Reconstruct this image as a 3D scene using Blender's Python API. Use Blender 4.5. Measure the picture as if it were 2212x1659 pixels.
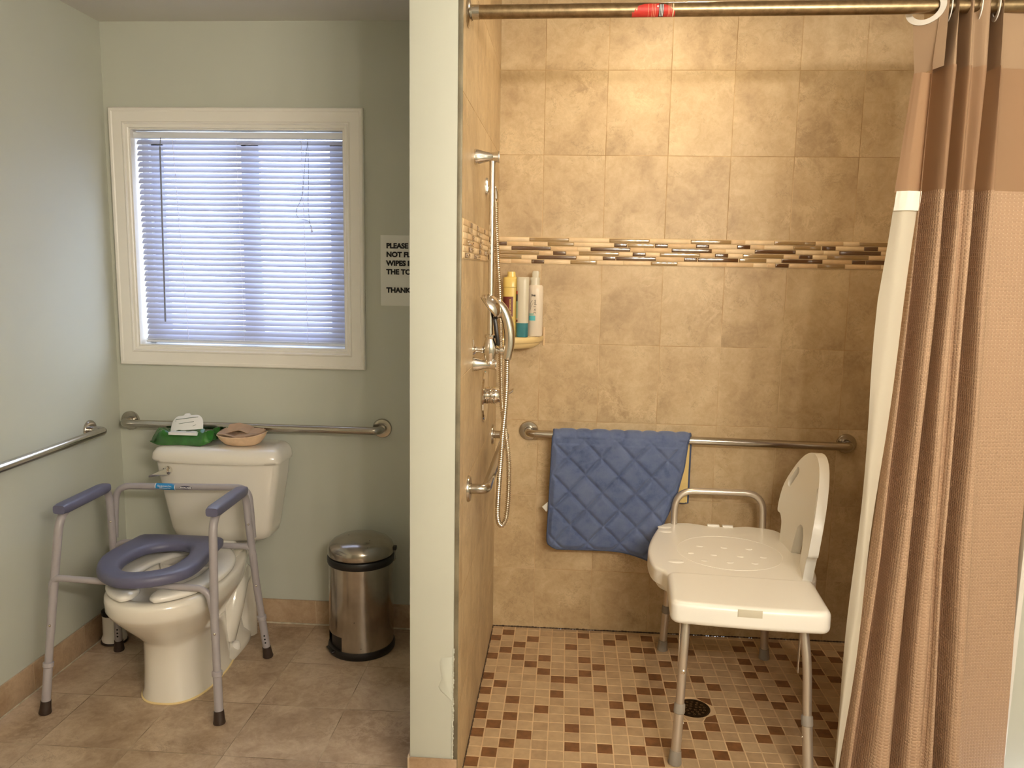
import bpy, bmesh, math, random
from mathutils import Vector, Matrix
from mathutils.geometry import tessellate_polygon
random.seed(7)
PI = math.pi
for o in list(bpy.data.objects):
    bpy.data.objects.remove(o)
sc = bpy.context.scene
COL = sc.collection

# ------------------------------------------------------------ camera, light, exposure
CAM = Vector((.2679, -3.0413, 1.4359))
yaw, pitch, roll, F = .0677, .1413, .0176, 1698.03
fwd = Vector((-math.sin(yaw)*math.cos(pitch), math.cos(yaw)*math.cos(pitch), -math.sin(pitch)))
rt = Vector((math.cos(yaw), math.sin(yaw), 0)); up = rt.cross(fwd)
R_ = rt*math.cos(roll)+up*math.sin(roll); U_ = up*math.cos(roll)-rt*math.sin(roll)
cd = bpy.data.cameras.new('camera'); cam = bpy.data.objects.new('camera', cd); COL.objects.link(cam)
cd.sensor_width = 36; cd.lens = F/2212*36; cd.clip_start = .02
m = Matrix((R_, U_, -fwd)).transposed().to_4x4(); m.translation = CAM
cam.matrix_world = m; sc.camera = cam

w = bpy.data.worlds.new('daylight'); sc.world = w; w.use_nodes = True
bg = w.node_tree.nodes['Background']
bg.inputs[0].default_value = (.70, .81, 1.0, 1); bg.inputs[1].default_value = 9.5

def area(name, loc, rot, size, power, color, size_y=None, spread=PI):
    l = bpy.data.lights.new(name, 'AREA'); l.energy = power; l.color = color; l.size = size
    if size_y: l.shape = 'RECTANGLE'; l.size_y = size_y
    else: l.shape = 'DISK'
    l.spread = spread
    o = bpy.data.objects.new(name, l); o.location = loc; o.rotation_euler = rot; COL.objects.link(o); return o
BULBS = [(.78, -3.36, 1.90), (1.02, -3.36, 1.90), (1.26, -3.36, 1.90), (1.50, -3.36, 1.90)]
BULB_STRENGTH, BULB_COLOR = 385.0, (1, .885, .775, 1)              # the four emissive vanity bulbs
area('shower_downlight', (.62, -.5, 2.425), (0, 0, 0), .14, 6.0, (1, .79, .52))
sc.view_settings.view_transform = 'Standard'; sc.view_settings.look = 'None'
sc.view_settings.gamma = 1; sc.view_settings.use_curve_mapping = False
sc.view_settings.exposure = 0.0

# ------------------------------------------------------------ materials
def lin(c):
    return tuple((x/12.92 if x <= .04045 else ((x+.055)/1.055)**2.4) for x in [v/255 for v in c]) + (1,)
class N:
    def __init__(s, name):
        s.m = bpy.data.materials.new(name); s.m.use_nodes = True; s.t = s.m.node_tree; s.b = s.t.nodes['Principled BSDF']
    def n(s, typ, **k):
        x = s.t.nodes.new('ShaderNode'+typ)
        for a, v in k.items(): setattr(x, a, v)
        return x
    def l(s, a, b): s.t.links.new(a, b)
    def math(s, op, a, b=None, c=None):
        x = s.n('Math', operation=op)
        for i, v in enumerate((a, b, c)):
            if v is None: continue
            if isinstance(v, (int, float)): x.inputs[i].default_value = v
            else: s.l(v, x.inputs[i])
        return x.outputs[0]
    def mix(s, f, a, b, typ='MIX'):
        x = s.n('MixRGB', blend_type=typ)
        for i, v in enumerate((f, a, b)):
            if isinstance(v, (int, float)): x.inputs[i].default_value = v
            elif isinstance(v, tuple): x.inputs[i].default_value = v
            else: s.l(v, x.inputs[i])
        return x.outputs[0]
    def noise(s, vec, scale, detail=4, rough=.6, dist=0):
        x = s.n('TexNoise'); x.inputs['Scale'].default_value = scale; x.inputs['Detail'].default_value = detail
        x.inputs['Roughness'].default_value = rough; x.inputs['Distortion'].default_value = dist
        if vec is not None: s.l(vec, x.inputs['Vector'])
        return x.outputs['Fac']
    def ramp(s, f, stops):
        x = s.n('ValToRGB'); e = x.color_ramp.elements
        while len(e) < len(stops): e.new(.5)
        for el, (p, c) in zip(e, stops): el.position = p; el.color = c
        s.l(f, x.inputs[0]); return x.outputs[0]
    def bump(s, h, strength=.2, dist=.001):
        x = s.n('Bump'); x.inputs['Strength'].default_value = strength; x.inputs['Distance'].default_value = dist
        s.l(h, x.inputs['Height']); s.l(x.outputs[0], s.b.inputs['Normal'])
    def coord(s): return s.n('NewGeometry').outputs['Position']
    def obj(s): return s.n('TexCoord').outputs['Object']
    def set(s, **k):
        for a, v in k.items(): s.b.inputs[a.replace('_', ' ')].default_value = v
def simple(name, rgb, rough=.5, metal=0, noise=.0, nscale=20, spec=.5, coat=0, bump=0, bscale=200, trans=0):
    q = N(name); c = lin(rgb); q.set(Roughness=rough, Metallic=metal)
    q.b.inputs['Specular IOR Level'].default_value = spec
    q.b.inputs['Coat Weight'].default_value = coat; q.b.inputs['Coat Roughness'].default_value = .06
    if trans: q.b.inputs['Transmission Weight'].default_value = trans
    if noise:
        f = q.noise(q.obj(), nscale, 5)
        d = tuple(x*(1-noise) for x in c[:3])+(1,); b = tuple(min(1, x*(1+noise)) for x in c[:3])+(1,)
        q.l(q.ramp(f, [(.35, d), (.65, b)]), q.b.inputs['Base Color'])
    else: q.b.inputs['Base Color'].default_value = c
    if bump: q.bump(q.noise(q.obj(), bscale, 3), bump, .001)
    return q.m

def tile_mat(name, ax, x0, y0, w, h, cols, grout, gw=.0022, rough=.32, nsc=7, contrast=1.0, gdark=None):
    """stone-look tiles on a plane; ax = the two world axes of the plane; cols = dark, mid, light"""
    q = N(name); P = q.n('SeparateXYZ'); q.l(q.coord(), P.inputs[0])
    a, b = P.outputs[ax[0]], P.outputs[ax[1]]
    u = q.math('DIVIDE', q.math('SUBTRACT', a, x0), w); v = q.math('DIVIDE', q.math('SUBTRACT', b, y0), h)
    iu, iv = q.math('FLOOR', u), q.math('FLOOR', v)
    fu, fv = q.math('SUBTRACT', u, iu), q.math('SUBTRACT', v, iv)
    def edge(f, s): return q.math('MULTIPLY', q.math('SUBTRACT', .5, q.math('ABSOLUTE', q.math('SUBTRACT', f, .5))), s)
    d = q.math('MINIMUM', edge(fu, w), edge(fv, h))
    g = q.math('LESS_THAN', d, gw/2)
    cid = q.n('CombineXYZ'); q.l(iu, cid.inputs[0]); q.l(iv, cid.inputs[1])
    wn = q.n('TexWhiteNoise', noise_dimensions='3D'); q.l(cid.outputs[0], wn.inputs['Vector'])
    off = q.n('VectorMath', operation='MULTIPLY_ADD'); q.l(wn.outputs['Color'], off.inputs[0]); off.inputs[1].default_value = (9, 9, 9); q.l(q.coord(), off.inputs[2])
    V = off.outputs[0]
    n1 = q.noise(V, nsc*.8, 5, .55, .5); n2 = q.noise(V, nsc*3.2, 8, .72, .9); n3 = q.noise(V, nsc*11, 4, .7)
    f = q.math('ADD', q.math('MULTIPLY', n1, .50), q.math('ADD', q.math('MULTIPLY', n2, .34), q.math('MULTIPLY', n3, .16)))
    f = q.math('ADD', f, q.math('MULTIPLY', q.math('SUBTRACT', wn.outputs['Value'], .5), .05))
    k = .13/contrast
    col = q.ramp(f, [(.5-k, lin(cols[0])), (.5, lin(cols[1])), (.5+k, lin(cols[2]))])
    # pale curled wisps in patches, darker cracks beside them
    patch_ = q.n('MapRange'); patch_.inputs['From Min'].default_value = .52; patch_.inputs['From Max'].default_value = .66
    q.l(q.noise(V, nsc*.75, 2, .5), patch_.inputs['Value'])
    rg = q.math('ABSOLUTE', q.math('SUBTRACT', q.noise(V, nsc*1.7, 9, .74, .45), .5))
    wisp = q.n('MapRange'); wisp.inputs['From Min'].default_value = .05; wisp.inputs['From Max'].default_value = .0; q.l(rg, wisp.inputs['Value'])
    col = q.mix(q.math('MULTIPLY', q.math('MULTIPLY', wisp.outputs[0], patch_.outputs[0]), .34), col, tuple(min(1, x*1.28) for x in lin(cols[2])[:3])+(1,))
    vn = q.math('ABSOLUTE', q.math('SUBTRACT', q.noise(V, nsc*1.3, 9, .74, .5), .53))
    veil = q.math('MULTIPLY', q.math('LESS_THAN', vn, .007), q.math('GREATER_THAN', q.noise(V, nsc*1.1, 3), .55))
    col = q.mix(q.math('MULTIPLY', veil, .36), col, tuple(x*.5 for x in lin(cols[0])[:3])+(1,))
    gn = q.noise(q.coord(), 5, 3)
    gcol = q.ramp(gn, [(.4, lin(gdark or grout)), (.6, lin(grout))])
    col = q.mix(g, col, gcol)
    q.l(col, q.b.inputs['Base Color'])
    q.l(q.math('MULTIPLY_ADD', g, .5, rough), q.b.inputs['Roughness'])
    sm = q.n('MapRange'); sm.inputs['From Min'].default_value = 0; sm.inputs['From Max'].default_value = gw*1.2
    q.l(d, sm.inputs['Value'])
    q.bump(q.math('ADD', sm.outputs[0], q.math('MULTIPLY', f, .25)), .35, .0012)
    return q.m

def paint(name, rgb):
    q = N(name); P = q.coord(); f = q.noise(P, 1.7, 3); c = lin(rgb)
    q.l(q.ramp(f, [(.3, tuple(x*.965 for x in c[:3])+(1,)), (.7, c)]), q.b.inputs['Base Color'])
    q.set(Roughness=.55); q.bump(q.noise(P, 260, 2), .12, .0006); return q.m

M = {}
M['paint'] = paint('sage_wall_paint', (195, 197, 184))
M['ceil'] = paint('ceiling_paint', (214, 210, 202))
TC = [(166, 141, 105), (190, 166, 128), (208, 187, 150)]
M['tileb'] = tile_mat('shower_tile_back', (0, 2), .1661, .2516, .2305, .3044, TC, (206, 182, 146), gdark=(176, 146, 106), contrast=.9, rough=.46)
M['tilebu'] = tile_mat('shower_tile_back_upper', (0, 2), .1661, 1.5688, .2305, .3044, TC, (198, 170, 130), gdark=(150, 122, 84), contrast=.9, rough=.46)
M['tilel'] = tile_mat('shower_tile_side', (1, 2), -.0645, .2516, .2305, .3044, TC, (206, 182, 146), gdark=(176, 146, 106), contrast=.9, rough=.46)
M['tilelu'] = tile_mat('shower_tile_side_upper', (1, 2), -.0645, 1.5688, .2305, .3044, TC, (198, 170, 130), gdark=(150, 122, 84), contrast=.9, rough=.46)
FC = [(146, 121, 97), (173, 149, 123), (198, 176, 151)]
M['floor'] = tile_mat('floor_tile', (0, 1), -1.295, -.95, .29, .283, FC, (182, 164, 140), gw=.003, rough=.38, nsc=5, contrast=1.15, gdark=(120, 102, 84))
M['baseb'] = tile_mat('skirting_tile_back', (0, 2), -1.295, -.5, .29, 2, [(152, 124, 96), (176, 149, 119), (194, 168, 138)], (196, 174, 144), gw=.003)
M['basel'] = tile_mat('skirting_tile_side', (1, 2), -.95, -.5, .283, 2, [(152, 124, 96), (176, 149, 119), (194, 168, 138)], (196, 174, 144), gw=.003)
M['caulk'] = simple('old_caulk', (190, 180, 158), .6, noise=.25, nscale=30)
M['edge'] = simple('weathered_edge_trim', (126, 118, 98), .5, .3, noise=.25, nscale=12)
M['mould'] = simple('dark_caulk', (70, 52, 36), .8, noise=.5, nscale=60)
M['trim'] = simple('white_trim_paint', (236, 232, 222), .35)
M['vinyl'] = simple('white_window_vinyl', (225, 228, 235), .4)
M['steel'] = simple('brushed_stainless', (186, 180, 170), .2, 1, noise=.02, nscale=120)
M['steel2'] = simple('satin_stainless_bin', (182, 178, 170), .2, 1, noise=.1, nscale=8)
M['nickel'] = simple('aged_nickel', (150, 130, 100), .34, 1, noise=.22, nscale=55)
M['chrome'] = simple('chrome', (226, 222, 216), .06, 1)
M['hose'] = simple('chrome_hose', (215, 205, 188), .16, 1)
M['porcelain'] = simple('white_porcelain', (230, 224, 212), .09, coat=.6)
M['water'] = simple('water', (200, 200, 190), .02)
M['seatw'] = simple('white_plastic_seat', (232, 228, 220), .2)
M['greyp'] = simple('grey_powder_coat', (160, 154, 156), .33, noise=.03)
M['purple'] = simple('slate_plastic', (92, 92, 116), .42, noise=.04)
M['rubber'] = simple('dark_brown_rubber', (48, 34, 26), .5)
M['black'] = simple('black_plastic', (22, 19, 18), .4)
M['hole'] = simple('hole_black', (6, 5, 5), .9)
M['benchp'] = simple('white_bench_plastic', (240, 238, 230), .28)
M['alu'] = simple('satin_aluminium', (205, 196, 184), .3, .75)
M['greyr'] = simple('grey_rubber', (140, 132, 122), .6)
M['screw'] = simple('bright_screw', (220, 212, 200), .15, 1)
M['paper'] = simple('white_paper', (226, 226, 218), .8)
M['ink'] = simple('black_ink', (18, 18, 22), .7)
M['green'] = simple('green_foil', (34, 92, 26), .16, noise=.35, nscale=14, coat=.5)
M['wlid'] = simple('white_flip_lid', (232, 232, 230), .35)
M['dkgreen'] = simple('dark_green_print', (50, 90, 70), .5)
M['pulp'] = simple('beige_pulp', (222, 190, 156), .9, noise=.06, nscale=40, bump=.3)
M['card'] = simple('brown_card', (176, 148, 124), .9, noise=.05, nscale=40)
M['shelf'] = simple('cream_ceramic', (236, 212, 156), .2, coat=.4)
M['yellow'] = simple('yellow_bottle', (228, 202, 116), .25)
M['maroon'] = simple('maroon_label', (108, 44, 36), .4)
M['white_b'] = simple('pearl_white_bottle', (226, 214, 196), .28)
M['tealliq'] = simple('teal_shampoo', (58, 122, 132), .2)
M['clearb'] = simple('frosted_bottle', (204, 198, 178), .3)
M['navy'] = simple('navy_label', (34, 34, 60), .5)
M['redl'] = simple('red_label', (196, 52, 44), .5)
M['cyan'] = simple('teal_label', (96, 188, 196), .5)
M['aqua'] = simple('pale_teal_label', (150, 184, 168), .5)
M['bluel'] = simple('blue_sticker', (38, 132, 190), .4)
M['whitei'] = simple('white_ink', (240, 240, 240), .5)
M['pink'] = simple('pale_red_ink', (226, 150, 120), .5)
M['cream'] = simple('cream_backing', (228, 202, 134), .8, noise=.05)
M['bulb'] = N('lit_bulb'); M['bulb'].set(**{'Emission Strength': BULB_STRENGTH}); M['bulb'].b.inputs['Emission Color'].default_value = BULB_COLOR; M['bulb'] = M['bulb'].m
M['led'] = N('lit_diffuser'); M['led'].set(**{'Emission Strength': 14.0}); M['led'].b.inputs['Emission Color'].default_value = (1, .76, .45, 1); M['led'] = M['led'].m
def pane_glass():
    q = N('window_glass'); t = q.n('BsdfTransparent'); g = q.n('BsdfGlossy'); g.inputs['Roughness'].default_value = .02
    m_ = q.n('MixShader'); m_.inputs[0].default_value = .06
    q.l(t.outputs[0], m_.inputs[1]); q.l(g.outputs[0], m_.inputs[2]); q.l(m_.outputs[0], q.t.nodes['Material Output'].inputs[0]); return q.m
M['glass'] = pane_glass()
M['stonea'] = simple('mosaic_cream_stone', (228, 204, 166), .45, noise=.07, nscale=30)
M['stoneb'] = simple('mosaic_tan_stone', (214, 184, 142), .45, noise=.07, nscale=30)
M['glassl'] = simple('mosaic_olive_glass', (150, 122, 80), .05, coat=1)
M['glassd'] = simple('mosaic_brown_glass', (92, 62, 36), .05, coat=1)
M['groutb'] = simple('band_grout', (214, 190, 150), .8)
M['mosl'] = simple('beige_floor_mosaic', (184, 158, 124), .42, noise=.1, nscale=24)
M['mosl2'] = simple('sand_floor_mosaic', (174, 147, 114), .42, noise=.12, nscale=24)
M['mosd'] = simple('brown_floor_mosaic', (120, 82, 50), .42, noise=.25, nscale=30)
M['groutf'] = simple('floor_mosaic_grout', (208, 180, 142), .85, noise=.1, nscale=8)

def cloth(name, rgb, tl, waffle=0, rgb2=None, transp=0, weave=0):
    q = N(name); q.b.inputs['Roughness'].default_value = .75; q.b.inputs['Specular IOR Level'].default_value = .2
    c = lin(rgb); q.b.inputs['Base Color'].default_value = c
    uv = q.n('TexCoord').outputs['UV']; s = q.n('SeparateXYZ'); q.l(uv, s.inputs[0])
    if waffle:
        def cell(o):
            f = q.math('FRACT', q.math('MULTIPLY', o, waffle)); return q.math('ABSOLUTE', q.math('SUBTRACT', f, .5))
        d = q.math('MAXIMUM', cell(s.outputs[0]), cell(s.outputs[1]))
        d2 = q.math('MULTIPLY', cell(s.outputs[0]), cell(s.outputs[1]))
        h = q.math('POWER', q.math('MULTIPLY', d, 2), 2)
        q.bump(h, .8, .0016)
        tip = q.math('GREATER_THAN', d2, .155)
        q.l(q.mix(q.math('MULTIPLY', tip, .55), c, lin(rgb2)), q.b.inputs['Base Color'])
    if weave:
        n = q.noise(q.coord(), 500, 2); q.bump(n, .25, .0005)
    tr = q.n('BsdfTranslucent'); tr.inputs[0].default_value = c
    mx = q.n('MixShader'); mx.inputs[0].default_value = tl
    q.l(q.b.outputs[0], mx.inputs[1]); q.l(tr.outputs[0], mx.inputs[2]); out = mx.outputs[0]
    if transp:
        tp = q.n('BsdfTransparent'); m2 = q.n('MixShader'); m2.inputs[0].default_value = transp
        q.l(out, m2.inputs[1]); q.l(tp.outputs[0], m2.inputs[2]); out = m2.outputs[0]
    q.l(out, q.t.nodes['Material Output'].inputs[0]); return q.m
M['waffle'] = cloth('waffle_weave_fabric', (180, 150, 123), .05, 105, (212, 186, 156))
M['sheer'] = cloth('sheer_voile', (176, 143, 114), .34, transp=.1)
M['header'] = cloth('header_fabric', (164, 138, 112), .08, weave=1)
M['liner'] = cloth('cream_liner', (208, 201, 184), .22)
M['tape'] = cloth('white_tape', (244, 242, 232), .1)
M['slat'] = cloth('blind_slat', (178, 180, 196), .17)
M['cordm'] = cloth('ladder_cord', (240, 240, 250), .3)
M['wand'] = simple('grey_wand', (120, 122, 130), .4)

def mat_velour():
    q = N('blue_velour'); P = q.coord()
    f = q.noise(P, 26, 6, .7); f2 = q.noise(P, 7, 4, .6, 1.0)
    s = q.math('ADD', q.math('MULTIPLY', f, .5), q.math('MULTIPLY', f2, .5))
    q.l(q.ramp(s, [(.36, lin((76, 90, 126))), (.45, lin((92, 106, 142))), (.64, lin((106, 119, 152)))]), q.b.inputs['Base Color'])
    q.set(Roughness=.9); q.b.inputs['Sheen Weight'].default_value = .35; q.b.inputs['Sheen Roughness'].default_value = .4
    q.b.inputs['Specular IOR Level'].default_value = .15
    q.bump(q.noise(P, 700, 2), .5, .001); return q.m
M['velour'] = mat_velour()
M['binding'] = simple('blue_binding', (70, 82, 112), .85, bump=.3, bscale=500)

# worn steel with dark specks and scratches
def worn_steel():
    q = N('worn_steel'); P = q.obj(); c = q.noise(P, 6, 4)
    col = q.ramp(c, [(.35, lin((168, 160, 150))), (.65, lin((196, 188, 176)))])
    v = q.n('TexVoronoi'); v.inputs['Scale'].default_value = 34; q.l(P, v.inputs['Vector'])
    spots = q.math('MULTIPLY', q.math('LESS_THAN', v.outputs['Distance'], .08), q.math('GREATER_THAN', q.noise(P, 20, 2), .52))
    col = q.mix(spots, col, lin((34, 28, 24))); q.l(col, q.b.inputs['Base Color'])
    q.l(q.math('MULTIPLY_ADD', spots, .5, .2), q.b.inputs['Roughness'])
    q.l(q.math('SUBTRACT', 1, spots), q.b.inputs['Metallic']); return q.m
M['worn'] = worn_steel()

# ------------------------------------------------------------ geometry helpers
def empty(name, loc, label, cat, group=None, rotz=0):
    o = bpy.data.objects.new(name, None); COL.objects.link(o); o.location = loc; o.rotation_euler = (0, 0, rotz)
    o.empty_display_size = .05
    o['label'] = label; o['category'] = cat
    if group: o['group'] = group
    return o
def tag(o, label, cat, group=None):
    o['label'] = label; o['category'] = cat
    if group: o['group'] = group
    return o
def world_loc(p):
    v = Vector((0, 0, 0))
    while p: v += p.location; p = p.parent
    return v
class B:
    """collects geometry; build() links it as one mesh object"""
    def __init__(s): s.bm = bmesh.new()
    def vf(s, vs, fs, mi=0, smooth=True):
        v = [s.bm.verts.new(p) for p in vs]; out = []
        for f in fs:
            try: q = s.bm.faces.new([v[i] for i in f])
            except ValueError: continue
            q.material_index = mi; q.smooth = smooth; out.append(q)
        return v, out
    def box(s, a, b, bev=0, mi=0, seg=2, rot=None):
        t = bmesh.new(); bmesh.ops.create_cube(t, size=1)
        a, b = Vector(a), Vector(b)
        for v in t.verts: v.co = Vector(((a[i]+b[i])/2+v.co[i]*abs(b[i]-a[i]) for i in range(3)))
        if bev: bmesh.ops.bevel(t, geom=t.edges[:], offset=bev, segments=seg, affect='EDGES', profile=.5)
        if rot:
            mt, c = rot; bmesh.ops.rotate(t, verts=t.verts, cent=c, matrix=mt)
        s.merge(t, mi); return s
    def merge(s, t, mi=0):
        vm = {v: s.bm.verts.new(v.co) for v in t.verts}
        for f in t.faces:
            try: q = s.bm.faces.new([vm[v] for v in f.verts]); q.material_index = mi; q.smooth = True
            except ValueError: pass
        t.free(); return s
    def rings(s, rs, cap=True, mi=0, closed=True):
        n = len(rs[0]); vs = [p for r in rs for p in r]; fs = []
        for i in range(len(rs)-1):
            for j in range(n if closed else n-1):
                k = (j+1) % n; fs.append((i*n+j, i*n+k, (i+1)*n+k, (i+1)*n+j))
        if cap: fs += [tuple(range(n-1, -1, -1)), tuple((len(rs)-1)*n+j for j in range(n))]
        s.vf(vs, fs, mi); return s
    def tube(s, pts, r, seg=16, mi=0, cap=True):
        pts = [Vector(p) for p in pts]; rad = r if isinstance(r, (list, tuple)) else [r]*len(pts); rs = []
        nrm = None
        for i, p in enumerate(pts):
            t = (pts[min(i+1, len(pts)-1)]-pts[max(i-1, 0)]).normalized()
            if nrm is None:
                nrm = t.orthogonal().normalized()
            else:
                nrm = (nrm-t*nrm.dot(t)).normalized()
            bn = t.cross(nrm)
            rs.append([p+(nrm*math.cos(a)+bn*math.sin(a))*rad[i] for a in [2*PI*k/seg for k in range(seg)]])
        return s.rings(rs, cap, mi)
    def lathe(s, prof, c=(0, 0, 0), axis='Z', seg=32, mi=0, cap=True, mat=None):
        c = Vector(c); rs = []
        for r, h in prof:
            ring = []
            for k in range(seg):
                a = 2*PI*k/seg; x, y = r*math.cos(a), r*math.sin(a)
                v = {'Z': Vector((x, y, h)), 'X': Vector((h, x, y)), 'Y': Vector((x, h, y))}[axis] if mat is None else mat @ Vector((x, y, h))
                ring.append(c+v)
            rs.append(ring)
        return s.rings(rs, cap, mi)
    def ball(s, c, r, mi=0, seg=12, sc=(1, 1, 1)):
        t = bmesh.new(); bmesh.ops.create_uvsphere(t, u_segments=seg, v_segments=max(6, seg//2), radius=r)
        for v in t.verts: v.co = Vector((v.co[i]*sc[i]+c[i] for i in range(3)))
        return s.merge(t, mi)
    def build(s, name, mats, parent=None, local=False, angle=38, kind=None, recalc=True, flat=False):
        if recalc: bmesh.ops.recalc_face_normals(s.bm, faces=s.bm.faces)
        me = bpy.data.meshes.new(name)
        if parent is not None and not local:
            off = world_loc(parent)
            for v in s.bm.verts: v.co -= off
        s.bm.to_mesh(me); s.bm.free()
        if not isinstance(mats, (list, tuple)): mats = [mats]
        for x in mats: me.materials.append(M[x] if isinstance(x, str) else x)
        if flat: me.polygons.foreach_set('use_smooth', [False]*len(me.polygons))
        else: me.set_sharp_from_angle(angle=math.radians(angle))
        o = bpy.data.objects.new(name, me); COL.objects.link(o)
        if parent: o.parent = parent
        if kind: o['kind'] = kind
        return o
def cr(pts, n=8, closed=False):
    """Catmull-Rom through the points"""
    P = [Vector(p) for p in pts]; out = []; L = len(P)
    for i in range(L if closed else L-1):
        g = (lambda k: P[k % L]) if closed else (lambda k: P[max(0, min(L-1, k))])
        a, b, c, d = g(i-1), g(i), g(i+1), g(i+2)
        for k in range(n):
            t = k/n
            out.append(.5*((2*b)+(c-a)*t+(2*a-5*b+4*c-d)*t*t+(3*b-a-3*c+d)*t**3))
    if not closed: out.append(P[-1])
    return out
def fillet(pts, r, n=8):
    P = [Vector(p) for p in pts]; out = [P[0]]; rr = r if isinstance(r, (list, tuple)) else [r]*len(P)
    for i in range(1, len(P)-1):
        a, b, c = P[i-1], P[i], P[i+1]; u, v = (a-b).normalized(), (c-b).normalized()
        d = min(rr[i], (a-b).length*.49, (c-b).length*.49)
        p, q = b+u*d, b+v*d
        for k in range(n+1):
            t = k/n; out.append(p*(1-t)**2+b*2*t*(1-t)+q*t*t)
    out.append(P[-1]); return out
def superell(cx, cy, a, b, e, n=48, z=0, ph=0):
    out = []
    for k in range(n):
        t = 2*PI*k/n+ph; c, s = math.cos(t), math.sin(t)
        out.append(Vector((cx+a*math.copysign(abs(c)**(2/e), c), cy+b*math.copysign(abs(s)**(2/e), s), z)))
    return out
def slab(outline, z0, z1, bev=.01, seg=4, top_only=False, dish=None, mi=0):
    """solid from a closed 2-D outline with rounded rims"""
    b = B(); n = len(outline); c = sum((Vector((p[0], p[1], 0)) for p in outline), Vector())/n
    def inset(d):
        out = []
        for i, p in enumerate(outline):
            a, q = Vector(outline[i-1][:2]), Vector(outline[(i+1) % n][:2]); t = (q-a).normalized(); nn = Vector((t.y, -t.x))
            out.append(Vector(p[:2])-nn*d)
        return out
    area2 = sum(outline[i-1][0]*outline[i][1]-outline[i][0]*outline[i-1][1] for i in range(n))
    sg = 1 if area2 > 0 else -1
    rs = []
    def ring(d, z): rs.append([Vector((p.x, p.y, z)) for p in inset(d*sg)])
    if not top_only:
        for k in range(seg+1):
            a = PI/2*k/seg; ring(bev*(1-math.sin(a)), z0+bev*(1-math.cos(a)))
    else: ring(0, z0)
    for k in range(seg+1):
        a = PI/2*k/seg; ring(bev*(1-math.cos(a)), z1-bev*(1-math.sin(a)))
    ring(bev+.004, z1); 
    b.rings(rs, True, mi); return b
def text_mesh(name, body, size, loc, rot, mat, parent, bold=0, ax='CENTER', line=1.0, sx=1.0):
    cu = bpy.data.curves.new(name, 'FONT'); cu.body = body; cu.size = size; cu.extrude = .0002; cu.offset = bold
    cu.align_x = ax; cu.space_line = line
    t = bpy.data.objects.new(name, cu); COL.objects.link(t)
    dg = bpy.context.evaluated_depsgraph_get(); me = bpy.data.meshes.new_from_object(t.evaluated_get(dg))
    bpy.data.objects.remove(t)
    me.transform(Matrix.LocRotScale(Vector(loc)-world_loc(parent), rot, Vector((sx, 1, 1))))
    me.materials.clear(); me.materials.append(M[mat])
    o = bpy.data.objects.new(name, me); COL.objects.link(o); o.parent = parent; return o
from mathutils import Euler, Quaternion

# ------------------------------------------------------------ room shell
XL, YT, ZC = -1.503, -.063, 2.335
XR, YF = 1.76, -3.55
def struct(name, b, mats, **k): return b.build(name, mats, kind='structure', **k)
b = B(); b.box((XL-.1, YF-.1, -.08), (-.066, .1, 0)); b.box((-.066, YF-.1, -.08), (XR+.1, -1.005, 0)); struct('floor', b, 'floor', flat=True)
ZH = 2.44
b = B().box((XL-.1, YF-.1, ZC), (-.07, .12, ZH+.08)).box((-.07, YF-.1, ZH), (XR+.1, .12, ZH+.08)); struct('ceiling', b, 'ceil', flat=True)
struct('wall_left', B().box((XL-.1, YF-.1, 0), (XL, .1, ZC)), 'paint', flat=True)
struct('wall_front', B().box((XL, YF-.1, 0), (XR, YF, ZH)), 'paint', flat=True)
struct('wall_right', B().box((XR, YF-.1, 0), (XR+.1, .12, ZH)), 'paint', flat=True)
WX0, WX1, WZ0, WZ1 = -1.405, -.577, 1.125, 1.951               # window opening
b = B(); D = .13
b.box((XL, YT, 0), (WX0, YT+D, ZC)); b.box((WX1, YT, 0), (-.133, YT+D, ZC)); b.box((WX0, YT, 0), (WX1, YT+D, WZ0)); b.box((WX0, YT, WZ1), (WX1, YT+D, ZC))
struct('wall_back', b, 'paint', flat=True)
# divider with a patched front corner
b = B().box((-.133, -1.05, 0), (-.012, .067, ZH), .0025)
struct('wall_divider', b, 'paint')
b = B(); b.rings([[Vector((x, -1.0504-d, z)) for x, z in pts] for pts, d in (
    (([(-.048+.004*math.sin(5*t)+.002*math.sin(17*t), .30+t*.012) for t in range(9)]+[(-.016, .40), (-.014, .27)]), 0),
    (([(-.046+.004*math.sin(5*t)+.002*math.sin(17*t), .302+t*.0115) for t in range(9)]+[(-.018, .398), (-.016, .272)]), .0012))], True)
struct('trim_4', b, 'paint')
# divider trim: aged metal strip and caulk
struct('trim_1', B().box((-.0125, -1.051, 0), (-.0005, -1.03, ZH), .001), 'edge')
b = B()
for k in range(60):
    z = .02+k*.0068; b.ball((-.0135+random.uniform(-.0015, .001), -1.0512, z), .0035, seg=6, sc=(random.uniform(.4, 1.1), .35, 1.3))
struct('trim_2', b, 'paint')
struct('wall_divider_skirting', B().box((-.139, -1.058, 0), (-.001, -1.0502, .102), .003).box((-.1395, -1.056, 0), (-.1335, YT-.004, .102), .002), 'baseb').name = 'baseboard_divider'
struct('baseboard_back', B().box((XL, YT-.009, 0), (-.133, YT, .102), .003), 'baseb')
struct('baseboard_left', B().box((XL, YF, 0), (XL+.009, YT-.009, .102), .003), 'basel')
struct('trim_3', B().box((XL+.009, YT-.013, 0), (-.14, YT-.009, .006), .001).box((XL+.009, YF, 0), (XL+.0125, YT-.012, .005), .001), 'caulk')

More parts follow.
